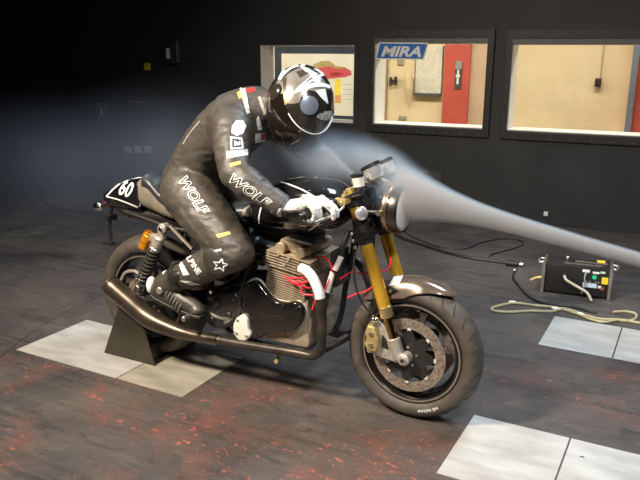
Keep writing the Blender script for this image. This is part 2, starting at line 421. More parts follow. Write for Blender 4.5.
# painted reveals, frames, glass, bolts
JAMB = mat('white_painted_reveal', (.82,.84,.78), .5, 0, (.86,.87,.82), 10)
FRM = mat('black_window_frame', (.006,.006,.006), .5, 0, (.009,.009,.008), 20, .1, 150)
FRMB = mat('brown_black_window_frame', (.009,.0075,.006), .5, 0, (.014,.011,.009), 12, .1, 150)
GREYF = mat('grey_inner_frame', (.085,.083,.078), .45, .2, None, 20)
def glass_material():
    m = bpy.data.materials.new('window_glass'); m.use_nodes = True; nt = m.node_tree; b = nt.nodes['Principled BSDF']
    out = nt.nodes['Material Output']; tr = nt.nodes.new('ShaderNodeBsdfTransparent'); mx = nt.nodes.new('ShaderNodeMixShader')
    gl = nt.nodes.new('ShaderNodeBsdfGlossy'); gl.inputs['Roughness'].default_value = .02
    fr = nt.nodes.new('ShaderNodeFresnel'); fr.inputs[0].default_value = 1.45
    n = nt.nodes.new('ShaderNodeTexNoise'); n.inputs['Scale'].default_value = 3
    mp = nt.nodes.new('ShaderNodeMapRange'); mp.inputs[3].default_value = .93; mp.inputs[4].default_value = .98
    tc = nt.nodes.new('ShaderNodeTexCoord'); nt.links.new(tc.outputs['Object'], n.inputs[0]); nt.links.new(n.outputs[0], mp.inputs[0])
    nt.links.new(mp.outputs[0], tr.inputs[0])
    nt.links.new(fr.outputs[0], mx.inputs[0]); nt.links.new(tr.outputs[0], mx.inputs[1]); nt.links.new(gl.outputs[0], mx.inputs[2])
    nt.links.new(mx.outputs[0], out.inputs[0]); nt.nodes.remove(b); return m
GLASS = glass_material()
def wbox(a0, a1, n0, n1, z0, z1, bev=0.0):
    return prism([(a0, z0), (a1, z0), (a1, z1), (a0, z1)], n0, n1, lambda u, v, d: W(u, d, v), bev)
def picture_frame(a0, a1, z0, z1, wl, wr, wt, wbt, n0, n1):
    return cat(wbox(a0, a0+wl, n0, n1, z0, z1), wbox(a1-wr, a1, n0, n1, z0, z1), wbox(a0+wl, a1-wr, n0, n1, z1-wt, z1), wbox(a0+wl, a1-wr, n0, n1, z0, z0+wbt))
BOLT = None
def bolts(parent, a0, a1, z0, z1, na, nz_):
    global BOLT
    pts = [(a0+(a1-a0)*(i+.5)/na, z) for z in (z0, z1) for i in range(na)]+[(a, z0+(z1-z0)*(j+.5)/nz_) for a in (a0, a1) for j in range(nz_)]
    for a, z in pts:
        a += random.uniform(-.015, .015)
        if BOLT is None:
            BOLT = obj('bolt', lathe([(.0055, 0), (.0055, .003), (.003, .005)], (0, 0, 0), (-WN[0], -WN[1], 0), 8), mat('dull_bolt', (.16,.15,.14), .5, .3), parent); BOLT.location = W(a, WD-.034, z)
        else: lib(BOLT, 'bolt', W(a, WD-.034, z), parent=parent)
WINLAB = ['recessed observation window with a framed poster board behind it', 'observation window with MIRA sign and red column in lit room', 'observation window looking onto plain cream wall with hanging plug']
for i, (a0, a1, z0, z1) in enumerate(OP):
    w = empty('window_%d' % (i+1), W((a0+a1)/2, WD, z0)); w['kind'] = 'structure'; w['label'] = WINLAB[i]
    inv = w.matrix_basis.inverted() if False else None
    def ch(o):
        o.parent = w; o.matrix_parent_inverse = Matrix.Translation(w.location).inverted(); return o
    ch(flatobj('reveal_lining', picture_frame(a0, a1, z0, z1, .006, .006, .006, .006, WD+.004, WD+TH-.002), JAMB))
    if i == 0:
        ch(flatobj('frame', picture_frame(a0-.03, a1+.05, z0-.03, z1+.03, .03, .05, .03, .03, WD-.008, WD+.002), WALLM))
        ch(flatobj('pane', wbox(a0+.006, a1-.006, WD+.27, WD+.276, z0+.006, z1-.006), GLASS))
    else:
        fo = ch(flatobj('frame', picture_frame(a0-.048, a1+.058, z0-.076, z1+.118, .046, .056, .075, .068, WD-.035, WD), FRMB if i == 2 else FRM))
        ch(flatobj('inner_frame', picture_frame(a0-.012, a1+.012, z0-.018, z1+.048, .014, .014, .048, .02, WD-.028, WD+.012), GREYF))
        ch(flatobj('pane', wbox(a0, a1, WD+.014, WD+.02, z0, z1), GLASS))
        holder = empty('bolts_holder') if False else fo
        bolts(fo, a0-.03, a1+.035, z0-.055, z1+.09, 8, 3)
for o in list(bpy.data.objects):   # bolts sit on frames whose window is placed at its own base
    if o.name.startswith('bolt'): o.matrix_parent_inverse = Matrix.Identity(4)

# control room behind the windows -----------------------------------------------
CREAM = mat('cream_wall_paint', (.72,.59,.345), .6, 0, (.76,.63,.385), 4)
PINK = mat('pinkish_tan_wall', (.56,.40,.26), .6, 0, (.60,.44,.29), 4)
REDC = mat('red_painted_column', (.50,.085,.055), .5, 0, (.55,.10,.07), 6)
ROOMN = WD+2.6
struct(flatobj('wall_control_room', cat(wbox(-3.2, -.28, ROOMN, ROOMN+.1, -.02, 2.5), wbox(.06, 4.2, ROOMN, ROOMN+.1, -.02, 2.5), wbox(-3.3, -3.2, WD+TH, ROOMN+.1, -.02, 2.5), wbox(4.2, 4.3, WD+TH, ROOMN+.1, -.02, 2.5)), CREAM), 'cream painted wall of the lit control room')
struct(flatobj('wall_tan_panel', wbox(.05, .44, ROOMN-.012, ROOMN, 0, 2.5), PINK), 'pinkish tan wall panel beside the red column')
struct(flatobj('ceiling_control_room', wbox(-3.3, 4.3, WD+TH, ROOMN+.1, 2.5, 2.55), mat('white_ceiling', (.75,.74,.7), .7)), 'white ceiling of the control room')
struct(flatobj('floor_control_room', wbox(-3.3, 4.3, WD+TH, ROOMN+.1, -.08, -.02), mat('tan_room_floor', (.3,.25,.18), .6)), 'tan floor of the control room')
tag(flatobj('structural_column', wbox(-.28, .055, ROOMN-.06, ROOMN+.1, -.02, 2.5), REDC), 'red painted column with white arrow sign behind middle window', 'column')
tag(flatobj('structural_column', wbox(2.03, 2.6, ROOMN-.3, ROOMN, -.02, 2.5), REDC), 'red painted column behind window with hanging plug', 'column')
tag(flatobj('door_post', wbox(1.965, 2.028, ROOMN-.38, ROOMN-.31, -.02, 2.5), mat('blue_grey_post', (.13,.15,.19), .5)), 'blue grey post standing before a red column', 'post')
a0, z0 = Pw(415, 93, 2.58); a1, z1 = Pw(443, 46, 2.58)
wbd = tag(flatobj('whiteboard', wbox(a0, a1, ROOMN-.03, ROOMN-.004, z0, z1), mat('whiteboard_face', (.62,.60,.48), .3)), 'pale whiteboard with dark pen tray on cream wall', 'whiteboard')
flatobj('pen_tray', wbox(a0-.01, a1+.01, ROOMN-.08, ROOMN-.02, z0-.03, z0+.005), mat('dark_tray', (.08,.075,.07), .5), wbd)
for e0 in (a0-.012, a1): flatobj('edge_frame', wbox(e0, e0+.012, ROOMN-.034, ROOMN-.004, z0, z1), mat('brown_edge', (.2,.15,.1), .5), wbd)
# doorway lines, coat hook, coat, notices
a, z = Pw(385, 120, 2.59)
tag(flatobj('door_frame', cat(wbox(a, a+.02, ROOMN-.03, ROOMN, -.02, 1.85), wbox(a+.02, -.33, ROOMN-.02, ROOMN, .60, .615)), mat('brown_edge2', (.28,.22,.14), .5)), 'thin brown upright and rail on cream wall by whiteboard', 'trim')
def hung(px, py, w_, h_, m, name, label, c, d=.05):
    a, z = Pw(px, py, 2.57); return tag(obj(name, wbox(a-w_/2, a+w_/2, ROOMN-d, ROOMN-.002, z-h_/2, z+h_/2, min(w_, h_, d)*.3), m), label, c)
hook = hung(393.5, 81, .10, .035, mat('hook_black', (.03,.028,.025), .5), 'coat_hook_rack', 'black double hook rack on cream wall beside tan coat', 'hook')
a, z = Pw(393.5, 81, 2.57); obj('lever', cat(wbox(a-.05, a-.02, ROOMN-.06, ROOMN-.03, z-.06, z+.05), wbox(a+.02, a+.05, ROOMN-.06, ROOMN-.03, z-.05, z+.06)), MATS['hook_black'], hook)
a, z = Pw(409.5, 84, 2.55)
coat = tag(obj('hanging_coat', xloft([0, .5, 1], [(0, 1), (1, 1)], [(0, 0), (1, 0)], [(0, 1), (1, 1)], 4) if False else tube(spline([(*W(a, ROOMN-.07, z+.13)[:2], z+.13), W(a-.01, ROOMN-.08, z+.07), W(a, ROOMN-.085, z-.05), W(a+.005, ROOMN-.08, z-.13), W(a+.005, ROOMN-.07, z-.24)], 5), np.interp(np.linspace(0, 1, 21), [0, .1, .5, .8, 1], [.015, .055, .06, .035, .02]), 12, flat=.5, up=tuple(WA)), mat('tan_coat', (.58,.46,.25), .8, 0, (.66,.54,.32), 8)), 'tan coat hanging on cream wall beside whiteboard', 'coat')
hung(400, 62, .09, .09, mat('small_notice', (.30,.26,.18), .6), 'wall_notice', 'small brown notice on cream wall under MIRA sign', 'notice', .02)
hung(402, 118, .10, .06, MATS['small_notice'], 'wall_socket', 'brown socket plate low on cream wall under coat', 'socket', .03)
a, z = Pw(458, 77, 2.53)
sg = tag(flatobj('direction_sign', wbox(a-.04, a+.045, ROOMN-.075, ROOMN-.061, z-.15, z+.17), mat('dark_green_sign', (.06,.07,.055), .5)), 'dark sign with white arrow on the red column', 'sign')
flatobj('arrow', cat(wbox(a-.012, a+.012, ROOMN-.08, ROOMN-.075, z-.09, z+.09), wbox(a-.028, a+.028, ROOMN-.08, ROOMN-.075, z+.0, z+.03)), WHITE, sg)
flatobj('top_panel', wbox(a-.04, a+.045, ROOMN-.08, ROOMN-.075, z+.1, z+.2), mat('grey_sign', (.3,.28,.24), .5), sg)
a, z = Pw(598, 83, 2.55)
cp_ = tag(obj('hanging_plug', wbox(a-.035, a+.035, ROOMN-.09, ROOMN-.02, z-.045, z+.055, .01), mat('plug_black', (.03,.015,.012), .5)), 'dark plug on a cord against cream wall', 'plug')
obj('cord', tube([W(a+.02, ROOMN-.05, z+.04), W(a+.022, ROOMN-.04, z+.4), W(a+.025, ROOMN-.04, 2.5)], .008, 6), mat('grey_cord', (.35,.32,.24), .6), cp_)
# poster board behind window 1
BN = ROOMN-.045      # hung on the control-room wall, lit by the room's own ceiling lamps
def Pb(px, py): return Pw(px, py, 2.55)
a0, z0 = Pb(273, 125); a1, z1 = Pb(362, 38)
bd = tag(flatobj('poster_board', wbox(a0, a1, BN, BN+.03, z0-.1, z1+.1), mat('navy_board', (.012,.022,.045), .5)), 'navy display board with pale car poster behind left window', 'poster')
b0, y0_ = Pb(282, 113); b1, y1_ = Pb(354.5, 54)
flatobj('sheet', wbox(b0, b1, BN-.008, BN-.001, y0_, y1_), mat('pale_poster_paper', (.66,.66,.56), .6, 0, (.72,.72,.62), 3), bd)
def bprint(name, pts, m, n=.010):
    P = [Pb(*p) for p in pts]; flatobj(name, prism(P, BN-n, BN-.007, lambda u, v, d: W(u, d, v)), m, bd)
bprint('car_shadow_print', [(314,64),(322,61),(330,61),(336,66),(345,67),(352,71),(350,74),(335,73),(322,70),(312,68)], mat('olive_print', (.36,.30,.12), .6))
bprint('car_print', [(318,68),(324,67),(330,66),(337,69),(345,68),(351,71),(352,75),(346,77),(336,78),(327,79),(320,80),(318,76),(322,73)], mat('faded_red_print', (.50,.07,.09), .6), .012)
bprint('car_nose_print', [(330,73),(338,72),(344,74),(338,76),(331,76)], mat('dark_red_print', (.3,.02,.02), .6), .0125)
bprint('yellow_bar', [(335,79),(341,79),(341,95),(335,95)], mat('yellow_poster_print', (.75,.60,.08), .6))
bprint('orange_bar', [(335,95),(341,95),(341,103),(335,103)], mat('orange_poster_print', (.62,.32,.12), .6))
for k in range(4): bprint('text_line', [(343,84+k*5),(352,84.3+k*5),(352,85+k*5),(343,84.7+k*5)], mat('green_text_print', (.35,.48,.40), .6))
# control-room lamps
a = area('control_room_ceiling_lamp_middle_offscreen', W(-.4, WD+1.15, 2.42), W(-.4, WD+1.2, 0), 1.6, 50, (1, .93, .80), .3)
a = area('control_room_ceiling_lamp_right_offscreen', W(1.6, WD+1.15, 2.42), W(1.6, WD+1.2, 0), 1.6, 54, (1, .93, .80), .3)
a = area('control_room_ceiling_lamp_left_offscreen', W(-2.4, WD+1.15, 2.42), W(-2.4, WD+1.2, 0), 1.6, 52, (1, .93, .80), .3)
# sign on the glass
P4 = [Pw(*p, -.036) for p in [(379.5,42.2),(428.8,42.8),(424,59.8),(375.8,59.2)]]
sgn = tag(flatobj('company_sign', prism(P4, WD-.045, WD-.037, lambda u, v, d: W(u, d, v)), WHITE), 'blue slanted MIRA sign on the middle window', 'sign')
cx_, cz_ = sum(p[0] for p in P4)/4, sum(p[1] for p in P4)/4
flatobj('blue_panel', prism([(cx_+(p[0]-cx_)*.955, cz_+(p[1]-cz_)*.86) for p in P4], WD-.047, WD-.045, lambda u, v, d: W(u, d, v)), mat('sign_blue', (.01,.13,.42), .45), sgn)
V2, F2 = text_box('MIRA', .28, .035)
tl = [Pw(*p, -.047) for p in [(381,56.5),(421,57),(384,46),(424,46.2)]]
flatobj('lettering', ([W(tl[0][0]+(tl[1][0]-tl[0][0])*u, WD-.0485, tl[0][1]+(tl[1][1]-tl[0][1])*u+(tl[2][1]-tl[0][1])*v) for u, v in V2], F2), WHITE, sgn)

# things on the black wall
GREYB = mat('grey_switch_box', (.10,.11,.115), .5, 0, None, 20)
def wallbox(name, px, py, w_, h_, d, m, label, c):
    a, z = Pw(px, py, 0); o = tag(obj(name, wbox(a-w_/2, a+w_/2, WD-d, WD-.001, z-h_/2, z+h_/2, .006), m), label, c); return o, a, z
o, a, z = wallbox('switch_box', 104.5, 112, .13, .21, .05, mat('dark_switch_box', (.035,.037,.04), .5), 'dark wall switch box with a pale slot', 'switch')
flatobj('switch_slot', wbox(a-.015, a+.02, WD-.054, WD-.05, z-.04, z+.06), mat('pale_slot', (.25,.26,.27), .5), o)
flatobj('rim', picture_frame(a-.065, a+.065, z-.105, z+.105, .012, .012, .012, .012, WD-.053, WD-.048), mat('rim_grey', (.12,.125,.13), .5), o)
o, a, z = wallbox('fire_alarm_box', 172, 53, .15, .24, .07, mat('black_alarm_box', (.02,.02,.02), .4), 'black wall box with white label high on wall', 'switch')
flatobj('label_plate', wbox(a-.025, a+.025, WD-.074, WD-.07, z-.06, z+.05), mat('grey_white_plate', (.45,.45,.45), .5), o)
flatobj('conduit', wbox(a+.08, a+.10, WD-.03, WD-.001, z-.10, z+.13), GREYB, o)
wallbox('warning_sticker', 147.5, 66.5, .085, .075, .004, mat('yellow_sticker', (.55,.38,.04), .5), 'small yellow warning sticker on the black wall', 'sticker')
for i, px in enumerate((128.5, 138.5, 148.5)):
    o, a, z = wallbox('socket_plate', px, 149.5, .11, .085, .012, mat('grey_socket', (.23,.245,.25), .5), ['grey socket plate on black wall, row end below the switch box', 'middle grey socket plate in the row of three on wall', 'grey socket plate on black wall, row end beside the rider'][i], 'socket')
    o['group'] = 'row of socket plates'
o, a, z = wallbox('cable_conduit', 139, 102, .26, .018, .02, GREYB, 'short grey conduit above the row of socket plates', 'conduit')
o, a, z = wallbox('wall_hook', 546, 213.5, .04, .04, .02, mat('white_hook', (.6,.6,.58), .5), 'tiny white fixing low on the black wall', 'hook')
o, a, z = wallbox('access_hatch', 424, 190, .36, .40, .006, WALLM, 'flush black access hatch low on the tunnel wall', 'hatch')
flatobj('hatch_latch', wbox(a-.05, a+.04, WD-.012, WD-.006, z+.18, z+.187), mat('dull_latch', (.12,.115,.10), .5), o)

# ================================================================== MOTORCYCLE  (x forward, right side at -y)
bike = tag(empty('motorcycle'), 'black cafe racer motorcycle with gold forks and number 60 tail', 'motorcycle')
def B(name, vf, m, parent=bike, **k): return obj(name, vf, m, parent, **k)
YA = (0, 1, 0)
def wheel(name, cx, R_, wd, rim_r, nsp, a_off, rimw):
    c = (cx, 0, R_)
    pr = []
    h = wd/2; side = R_-rim_r
    for t, y in [(0, .62), (.10, .82), (.35, 1.0), (.60, .97), (.78, .80), (.90, .55), (.97, .28), (1, 0)]: pr.append((rim_r+side*t, -h*y))
    pr = pr+[(r, -y) for r, y in pr[-2::-1]]
    pr += [(rim_r-.006, h*.5), (rim_r-.006, -h*.5)]
    rw = rimw/2
    rim = B(name, lathe([(rim_r+.004, -rw), (rim_r-.010, -rw), (rim_r-.016, -rw+.008), (rim_r-.022, -rw*.72), (rim_r-.034, -rw*.45), (rim_r-.038, 0), (rim_r-.034, rw*.45), (rim_r-.022, rw*.72), (rim_r-.016, rw-.008), (rim_r-.010, rw), (rim_r+.004, rw), (rim_r-.004, 0)], c, YA, 64, True), RIM)
    B('tyre', lathe(pr, c, YA, 72, True), RUBBER, rim, angle=60)
    lip = lathe([(rim_r-.004, -rw-.0015), (rim_r-.011, -rw-.0015), (rim_r-.011, -rw+.002), (rim_r-.004, -rw+.002)], c, YA, 64, True)
    B('rim_lip', lip, mat('rim_edge_highlight', (.34,.29,.24), .22, .7), rim)  # near-side lip coloured lighter to stand for the highlight along the gloss rim
    B('hub', lathe([(.018, -.075), (.032, -.07), (.036, -.05), (.030, -.03), (.030, .03), (.036, .05), (.032, .07), (.018, .075)], c, YA, 24), SATIN, rim)
    for k in range(nsp):
        a = a_off+2*math.pi*k/nsp; d = np.array([math.cos(a), 0, math.sin(a)]); t = np.array([-math.sin(a), 0, math.cos(a)])
        V = []
        for r_, wv, yv in ((.028, .020, .030), (.08, .014, .022), (rim_r-.06, .012, .020), (rim_r-.032, .020, .026)):
            p = np.array(c)+d*r_
            V += [tuple(p+t*wv+np.array([0, -yv, 0])), tuple(p-t*wv+np.array([0, -yv, 0])), tuple(p-t*wv*.8+np.array([0, yv, 0])), tuple(p+t*wv*.8+np.array([0, yv, 0]))]
        F = [(4*i+j, 4*i+(j+1) % 4, 4*i+4+(j+1) % 4, 4*i+4+j) for i in range(3) for j in range(4)]+[(0, 1, 2, 3), (12, 13, 14, 15)]
        B('spoke', (V, F), mat('dark_spoke', (.10,.085,.07), .3, .5), rim)
    return rim
fw = wheel('front_wheel', 1.42, .300, .122, .222, 5, math.radians(4), .092)
rw = wheel('rear_wheel', 0.0, .316, .172, .222, 5, math.radians(20), .14)
# tread grooves: dark curved cuts on the tyre shoulders of the front wheel (thin raised-edge strips)
GRO = mat('tread_groove', (.016,.014,.012), .8)
for k in range(30):
    a = 2*math.pi*k/30
    pts = []
    for s in np.linspace(0, 1, 5):
        t = .62+.33*s; r = .222+.078*t; y = -.061*np.interp(t, [.35, .60, .78, .90, .97], [1.0, .97, .80, .55, .28])
        aa = a+.10*s; r += .0006; pts.append((1.42+r*math.cos(aa), y, .30+r*math.sin(aa)))
    B('tread_groove', tube(pts, .0022, 4), GRO, fw, smooth=False)
# tyre lettering on the front tyre sidewall
def arc_text(s, c, r, y, a_mid, span, h, m, parent):
    V, F = text_box(s, 0, .02)
    out = []
    for u, v in V:
        a = a_mid-span/2+span*u; rr = r-h*v
        out.append((c[0]+rr*math.cos(a), y, c[2]+rr*math.sin(a)))
    return flatobj('tyre_lettering', (out, F), m, parent)
arc_text('AVON SM', (1.42, 0, .30), .258, -.0622, math.radians(-68), .38, .013, WHITE, fw)
# front brake discs
def disc(parent, cx, cz, y, ro, ri, nh):
    s = -1 if y < 0 else 1
    d = B('brake_disc', lathe([(ri, -.0025), (ro, -.0025), (ro, .0025), (ri, .0025)], (cx, y, cz), YA, 64, True), DISC, parent, angle=30)
    out = []
    n = 8
    for k in range(n*12):
        a = 2*math.pi*k/(n*12); lob = .5+.5*math.cos(n*a); out.append((cx+(ri-.040+.036*lob**.6)*math.cos(a), cz+(ri-.040+.036*lob**.6)*math.sin(a)))
    B('disc_carrier', prism(out, y-.004+s*.003, y+.004+s*.003, XZ), SATIN, d)
    for k in range(n):
        a = 2*math.pi*k/n; q = (cx+(ri-.002)*math.cos(a), cz+(ri-.002)*math.sin(a))
        B('disc_bobbin', cyl((q[0], y-.007, q[1]), (q[0], y+.007, q[1]), .0080, 12), mat('bright_bobbin', (.72,.68,.62), .3, .4), d)
    for k in range(5):
        a = 2*math.pi*k/5+.3; q = (cx+.042*math.cos(a), cz+.042*math.sin(a)); B('disc_bolt', cyl((q[0], y+s*.006, q[1]), (q[0], y+s*.014, q[1]), .006, 8), ALU, d)
    V, F = [], []
    hp = [cyl((cx+r_*math.cos(a), y-.0031, cz+r_*math.sin(a)), (cx+r_*math.cos(a), y+.0031, cz+r_*math.sin(a)), .0028, 6) for k in range(nh) for a, r_ in [(2*math.pi*k/nh, ri+.012+(k % 3)*.010)]]
    B('drill_holes', cat(*hp), GRO, d)['kind'] = 'stuff'
disc(fw, 1.42, .30, -.066, .162, .118, 48); disc(fw, 1.42, .30, .066, .162, .118, 48)
disc(rw, 0, .316, -.088, .110, .075, 30)
# forks
ax = Vector((1.391, 0, .304)); fd = Vector((-.3275, 0, .945)).normalized()
def FP(s, y): p = Vector((1.392, y, .300))+fd*s; return (p.x, p.y, p.z)
for s in (-1, 1):
    y = .100*s
    ft = B('fork_tube', cyl(FP(.195, y), FP(.50, y), .0270, 24, bev=.002), GOLD)
    B('fork_collar', cyl(FP(.176, y), FP(.225, y), .0285, 24, bev=.003), mat('pale_gold_collar', (.80,.62,.30), .3, .9), ft)
    B('fork_stanchion', cyl(FP(.05, y), FP(.18, y), .0205, 20), mat('amber_stanchion', (.42,.30,.12), .18, 1), ft)
    B('fork_sleeve', cyl(FP(.495, y), FP(.60, y), .0325, 24, bev=.004), SATIN, ft)
    B('fork_tube_upper', cyl(FP(.60, y), FP(.715, y), .0265, 20, bev=.003), GOLD, ft)
    B('fork_cap', cyl(FP(.715, y), FP(.735, y), .022, 16, bev=.003), CALGOLD, ft)
    B('fork_foot', cat(cyl(FP(-.005, y), FP(.085, y), .0265, 20, bev=.004), cyl((1.418, y-.026, .300), (1.418, y+.026, .300), .026, 20, bev=.003)), CASTALU, ft)
    B('axle_end', cyl((1.418, y+s*.024, .300), (1.418, y+s*.034, .300), .0155, 16), CHROME, ft)
    B('axle_hole', cyl((1.418, y+s*.0335, .300), (1.418, y+s*.0348, .300), .008, 12), BLACKPRINT, ft)
    # radial caliper behind the leg, arched round the disc edge
    lug = [(1.37, .345), (1.405, .300), (1.385, .278), (1.30, .290), (1.252, .300), (1.25, .322), (1.29, .330), (1.30, .40), (1.275, .43), (1.288, .455), (1.315, .44), (1.345, .40)]
    B('caliper_bracket', prism(lug, y-.014, y+.010, XZ, .003), CASTALU, ft)
    B('bracket_recess', prism([(1.318, .335), (1.352, .330), (1.338, .372), (1.318, .392)], y-.0165 if s < 0 else y+.009, y-.013 if s < 0 else y+.0125, XZ, .001), SATIN, ft)
    for bx_, bz_ in ((1.262, .309), (1.288, .443)): B('bracket_bolt', cyl((bx_, y+s*.010, bz_), (bx_, y+s*.024, bz_), .0085, 10), CHROME, ft)
    cal = [(1.262, .315), (1.300, .315), (1.312, .345), (1.308, .385), (1.292, .425), (1.262, .430), (1.250, .400), (1.256, .372), (1.246, .345)]
    cb = B('brake_caliper', prism(cal, y-.040, y+.030, XZ, .008), CALGOLD, ft)
    for pz in (.345, .395): B('caliper_bolt', cyl((1.28, y+s*.028 if s > 0 else y-.046, pz), (1.28, y+s*.044 if s > 0 else y-.038, pz), .010, 12), mat('dark_caliper_bolt', (.3,.25,.16), .4, .8), cb)
    B('caliper_fitting', cat(cyl((1.285, y-.02, .43), (1.282, y-.02, .47), .012, 10), ellipsoid((1.285, y-.02, .455), (.022, .018, .014))), CHROME, cb)
    B('brake_hose', tube(spline([(1.280, y-.02, .47), (1.235, y-.035, .52), (1.205, y-.045, .60), (1.19, y-.03, .70), (1.19, y*.7, .80)], 6), .0045, 8), BLKCABLE, ft)
B('front_axle', cyl((1.42, -.1, .3), (1.42, .1, .3), .012, 12), ALU)
def clamp(name, s0, th, off):
    p = Vector(FP(s0, 0)); up = fd; f = Vector((0, 1, 0)).cross(up)
    if f.x < 0: f = -f
    parts = [prism([(-.135, -.030), (-.10, -.045), (-.03, -.075), (.03, -.075), (.10, -.045), (.135, -.030), (.135, .030), (.10, .042), (.0, .03), (-.10, .042), (-.135, .030)], -th/2, th/2, lambda u, v, d: tuple(p+Vector((0, 1, 0))*u+f*v+up*d), .003)]
    return B(name, cat(*parts), SATIN)
clamp('lower_triple_clamp', .535, .034, 0); clamp('upper_triple_clamp', .690, .022, 0)
st0 = Vector(FP(.52, 0))-Vector((.05, 0, .015)); B('steering_head', cyl(tuple(st0), tuple(st0+fd*.17), .032, 20), SATIN)
# white cable ties along the right fork
for i, (x, y) in enumerate([(351.5, 234), (353, 241), (355, 247.5)]):
    q = Py(x, y, -.125); B('cable_clip', ellipsoid(q, (.008, .006, .008), None, 10, 6), ALU)
# front fender -----------------------------------------------------------
def fender():
    V, F = [], []; n = 30; m = 15; R0 = .322
    for t in (0, 1):
        for i in range(n+1):
            s = i/n; a = math.radians(58+s*(136-58)); half = np.interp(s, [0, .04, .12, .3, .5, .7, .9, 1], [.012, .030, .052, .068, .074, .076, .072, .055])
            drop = np.interp(s, [0, .15, .35, .5, .75, 1], [.006, .022, .050, .075, .075, .03])
            for j in range(m+1):
                q = -1+2*j/m; y = half*q; r = R0+.006-drop*abs(q)**3.2-.004*t
                V.append((1.42+r*math.cos(a), y*(1-.03*t), .300+r*math.sin(a)))
    K = (n+1)*(m+1)
    for t in (0, 1):
        for i in range(n):
            for j in range(m):
                f = (t*K+i*(m+1)+j, t*K+i*(m+1)+j+1, t*K+(i+1)*(m+1)+j+1, t*K+(i+1)*(m+1)+j); F.append(f if t == 0 else f[::-1])
    per = [i*(m+1) for i in range(n+1)]+[n*(m+1)+j for j in range(1, m+1)]+[i*(m+1)+m for i in range(n-1, -1, -1)]+[j for j in range(m-1, 0, -1)]
    for i in range(len(per)): a_, b_ = per[i], per[(i+1) % len(per)]; F.append((a_, b_, K+b_, K+a_))
    return V, F
fen = B('front_fender', fender(), FENDER)
for s in (-1, 1):
    B('fender_stay', prism([(1.255, .46), (1.30, .52), (1.36, .585), (1.325, .595), (1.27, .545), (1.235, .49)], .074*s-.003, .074*s+.003, XZ, .001), SATIN, fen)
    for x, z in ((1.30, .545), (1.335, .575)): B('fender_bolt', cyl((x, .076*s, z), (x, .084*s, z), .007, 10), CHROME, fen)
# headlight ------------------------------------------------------------
HC = Vector((1.345, 0, .905)); HA = Vector((.985, 0, -.02)).normalized()
hl = B('headlight', lathe([(.012, -.150), (.045, -.142), (.072, -.118), (.088, -.080), (.094, -.045), (.095, -.022), (.090, -.018)], HC, HA, 40), PAINT)
B('headlight_ring', lathe([(.094, -.030), (.102, -.026), (.104, -.010), (.102, .004), (.094, .010), (.088, .006), (.090, -.026)], HC, HA, 48, True), BLKMET, hl)
B('headlight_band', lathe([(.0965, -.060), (.099, -.056), (.099, -.040), (.0965, -.036)], HC, HA, 48, True), mat('bronze_band', (.38,.28,.18), .25, .9), hl)
B('reflector', lathe([(.010, -.06), (.05, -.045), (.08, -.018), (.090, .0)], HC, HA, 40), CHROME, hl)
def lens_material():
    m = bpy.data.materials.new('headlight_glass'); m.use_nodes = True; b = m.node_tree.nodes['Principled BSDF']; nt = m.node_tree
    b.inputs['Base Color'].default_value = (.95,.96,.97,1); b.inputs['Roughness'].default_value = .10; b.inputs['Transmission Weight'].default_value = .4; b.inputs['IOR'].default_value = 1.3
    w = nt.nodes.new('ShaderNodeTexVoronoi'); w.inputs['Scale'].default_value = 45; tc = nt.nodes.new('ShaderNodeTexCoord'); nt.links.new(tc.outputs['Object'], w.inputs[0])
    bp = nt.nodes.new('ShaderNodeBump'); bp.inputs['Strength'].default_value = .5; bp.inputs['Distance'].default_value = .004; nt.links.new(w.outputs[0], bp.inputs['Height']); nt.links.new(bp.outputs[0], b.inputs['Normal'])
    return m
B('lens', lathe([(.0905, .002), (.088, .008), (.075, .016), (.05, .022), (.02, .025), (.001, .0255)], HC, HA, 48), lens_material(), hl)
for s in (-1, 1):
    B('headlight_bracket', tube([(1.18, .10*s, .90), (1.25, .108*s, .905), (1.29, .100*s, .905)], [.012, .010, .012], 10), SATIN, hl)
    B('bracket_bolt', cyl((1.285, .096*s, .905), (1.285, .115*s, .905), .012, 12), ALU, hl)
# gauges ----------------------------------------------------------------
GA = Vector((-.50, 0, .866)).normalized()
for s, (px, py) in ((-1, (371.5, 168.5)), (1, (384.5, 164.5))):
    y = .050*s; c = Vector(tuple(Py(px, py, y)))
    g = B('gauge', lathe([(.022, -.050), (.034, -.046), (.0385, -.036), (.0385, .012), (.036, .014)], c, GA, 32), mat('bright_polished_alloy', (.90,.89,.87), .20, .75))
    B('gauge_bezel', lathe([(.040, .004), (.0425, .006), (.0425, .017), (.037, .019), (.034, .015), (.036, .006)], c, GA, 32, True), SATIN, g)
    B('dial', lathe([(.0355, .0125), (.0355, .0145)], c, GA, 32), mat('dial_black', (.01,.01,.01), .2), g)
    B('dial_glass_glint', lathe([(.030, .0148), (.031, .0158), (.030, .0158), (.029, .0148)], c, GA, 32, True), ALU, g)  # added pale ring that imitates a reflection in the dial glass
B('gauge_bracket', cat(box((1.185, 0, .985), (.06, .20, .012), bev=.003), cyl((1.19, -.052, .975), (1.195, -.052, 1.0), .014), cyl((1.19, .052, .975), (1.195, .052, 1.0), .014)), SATIN)
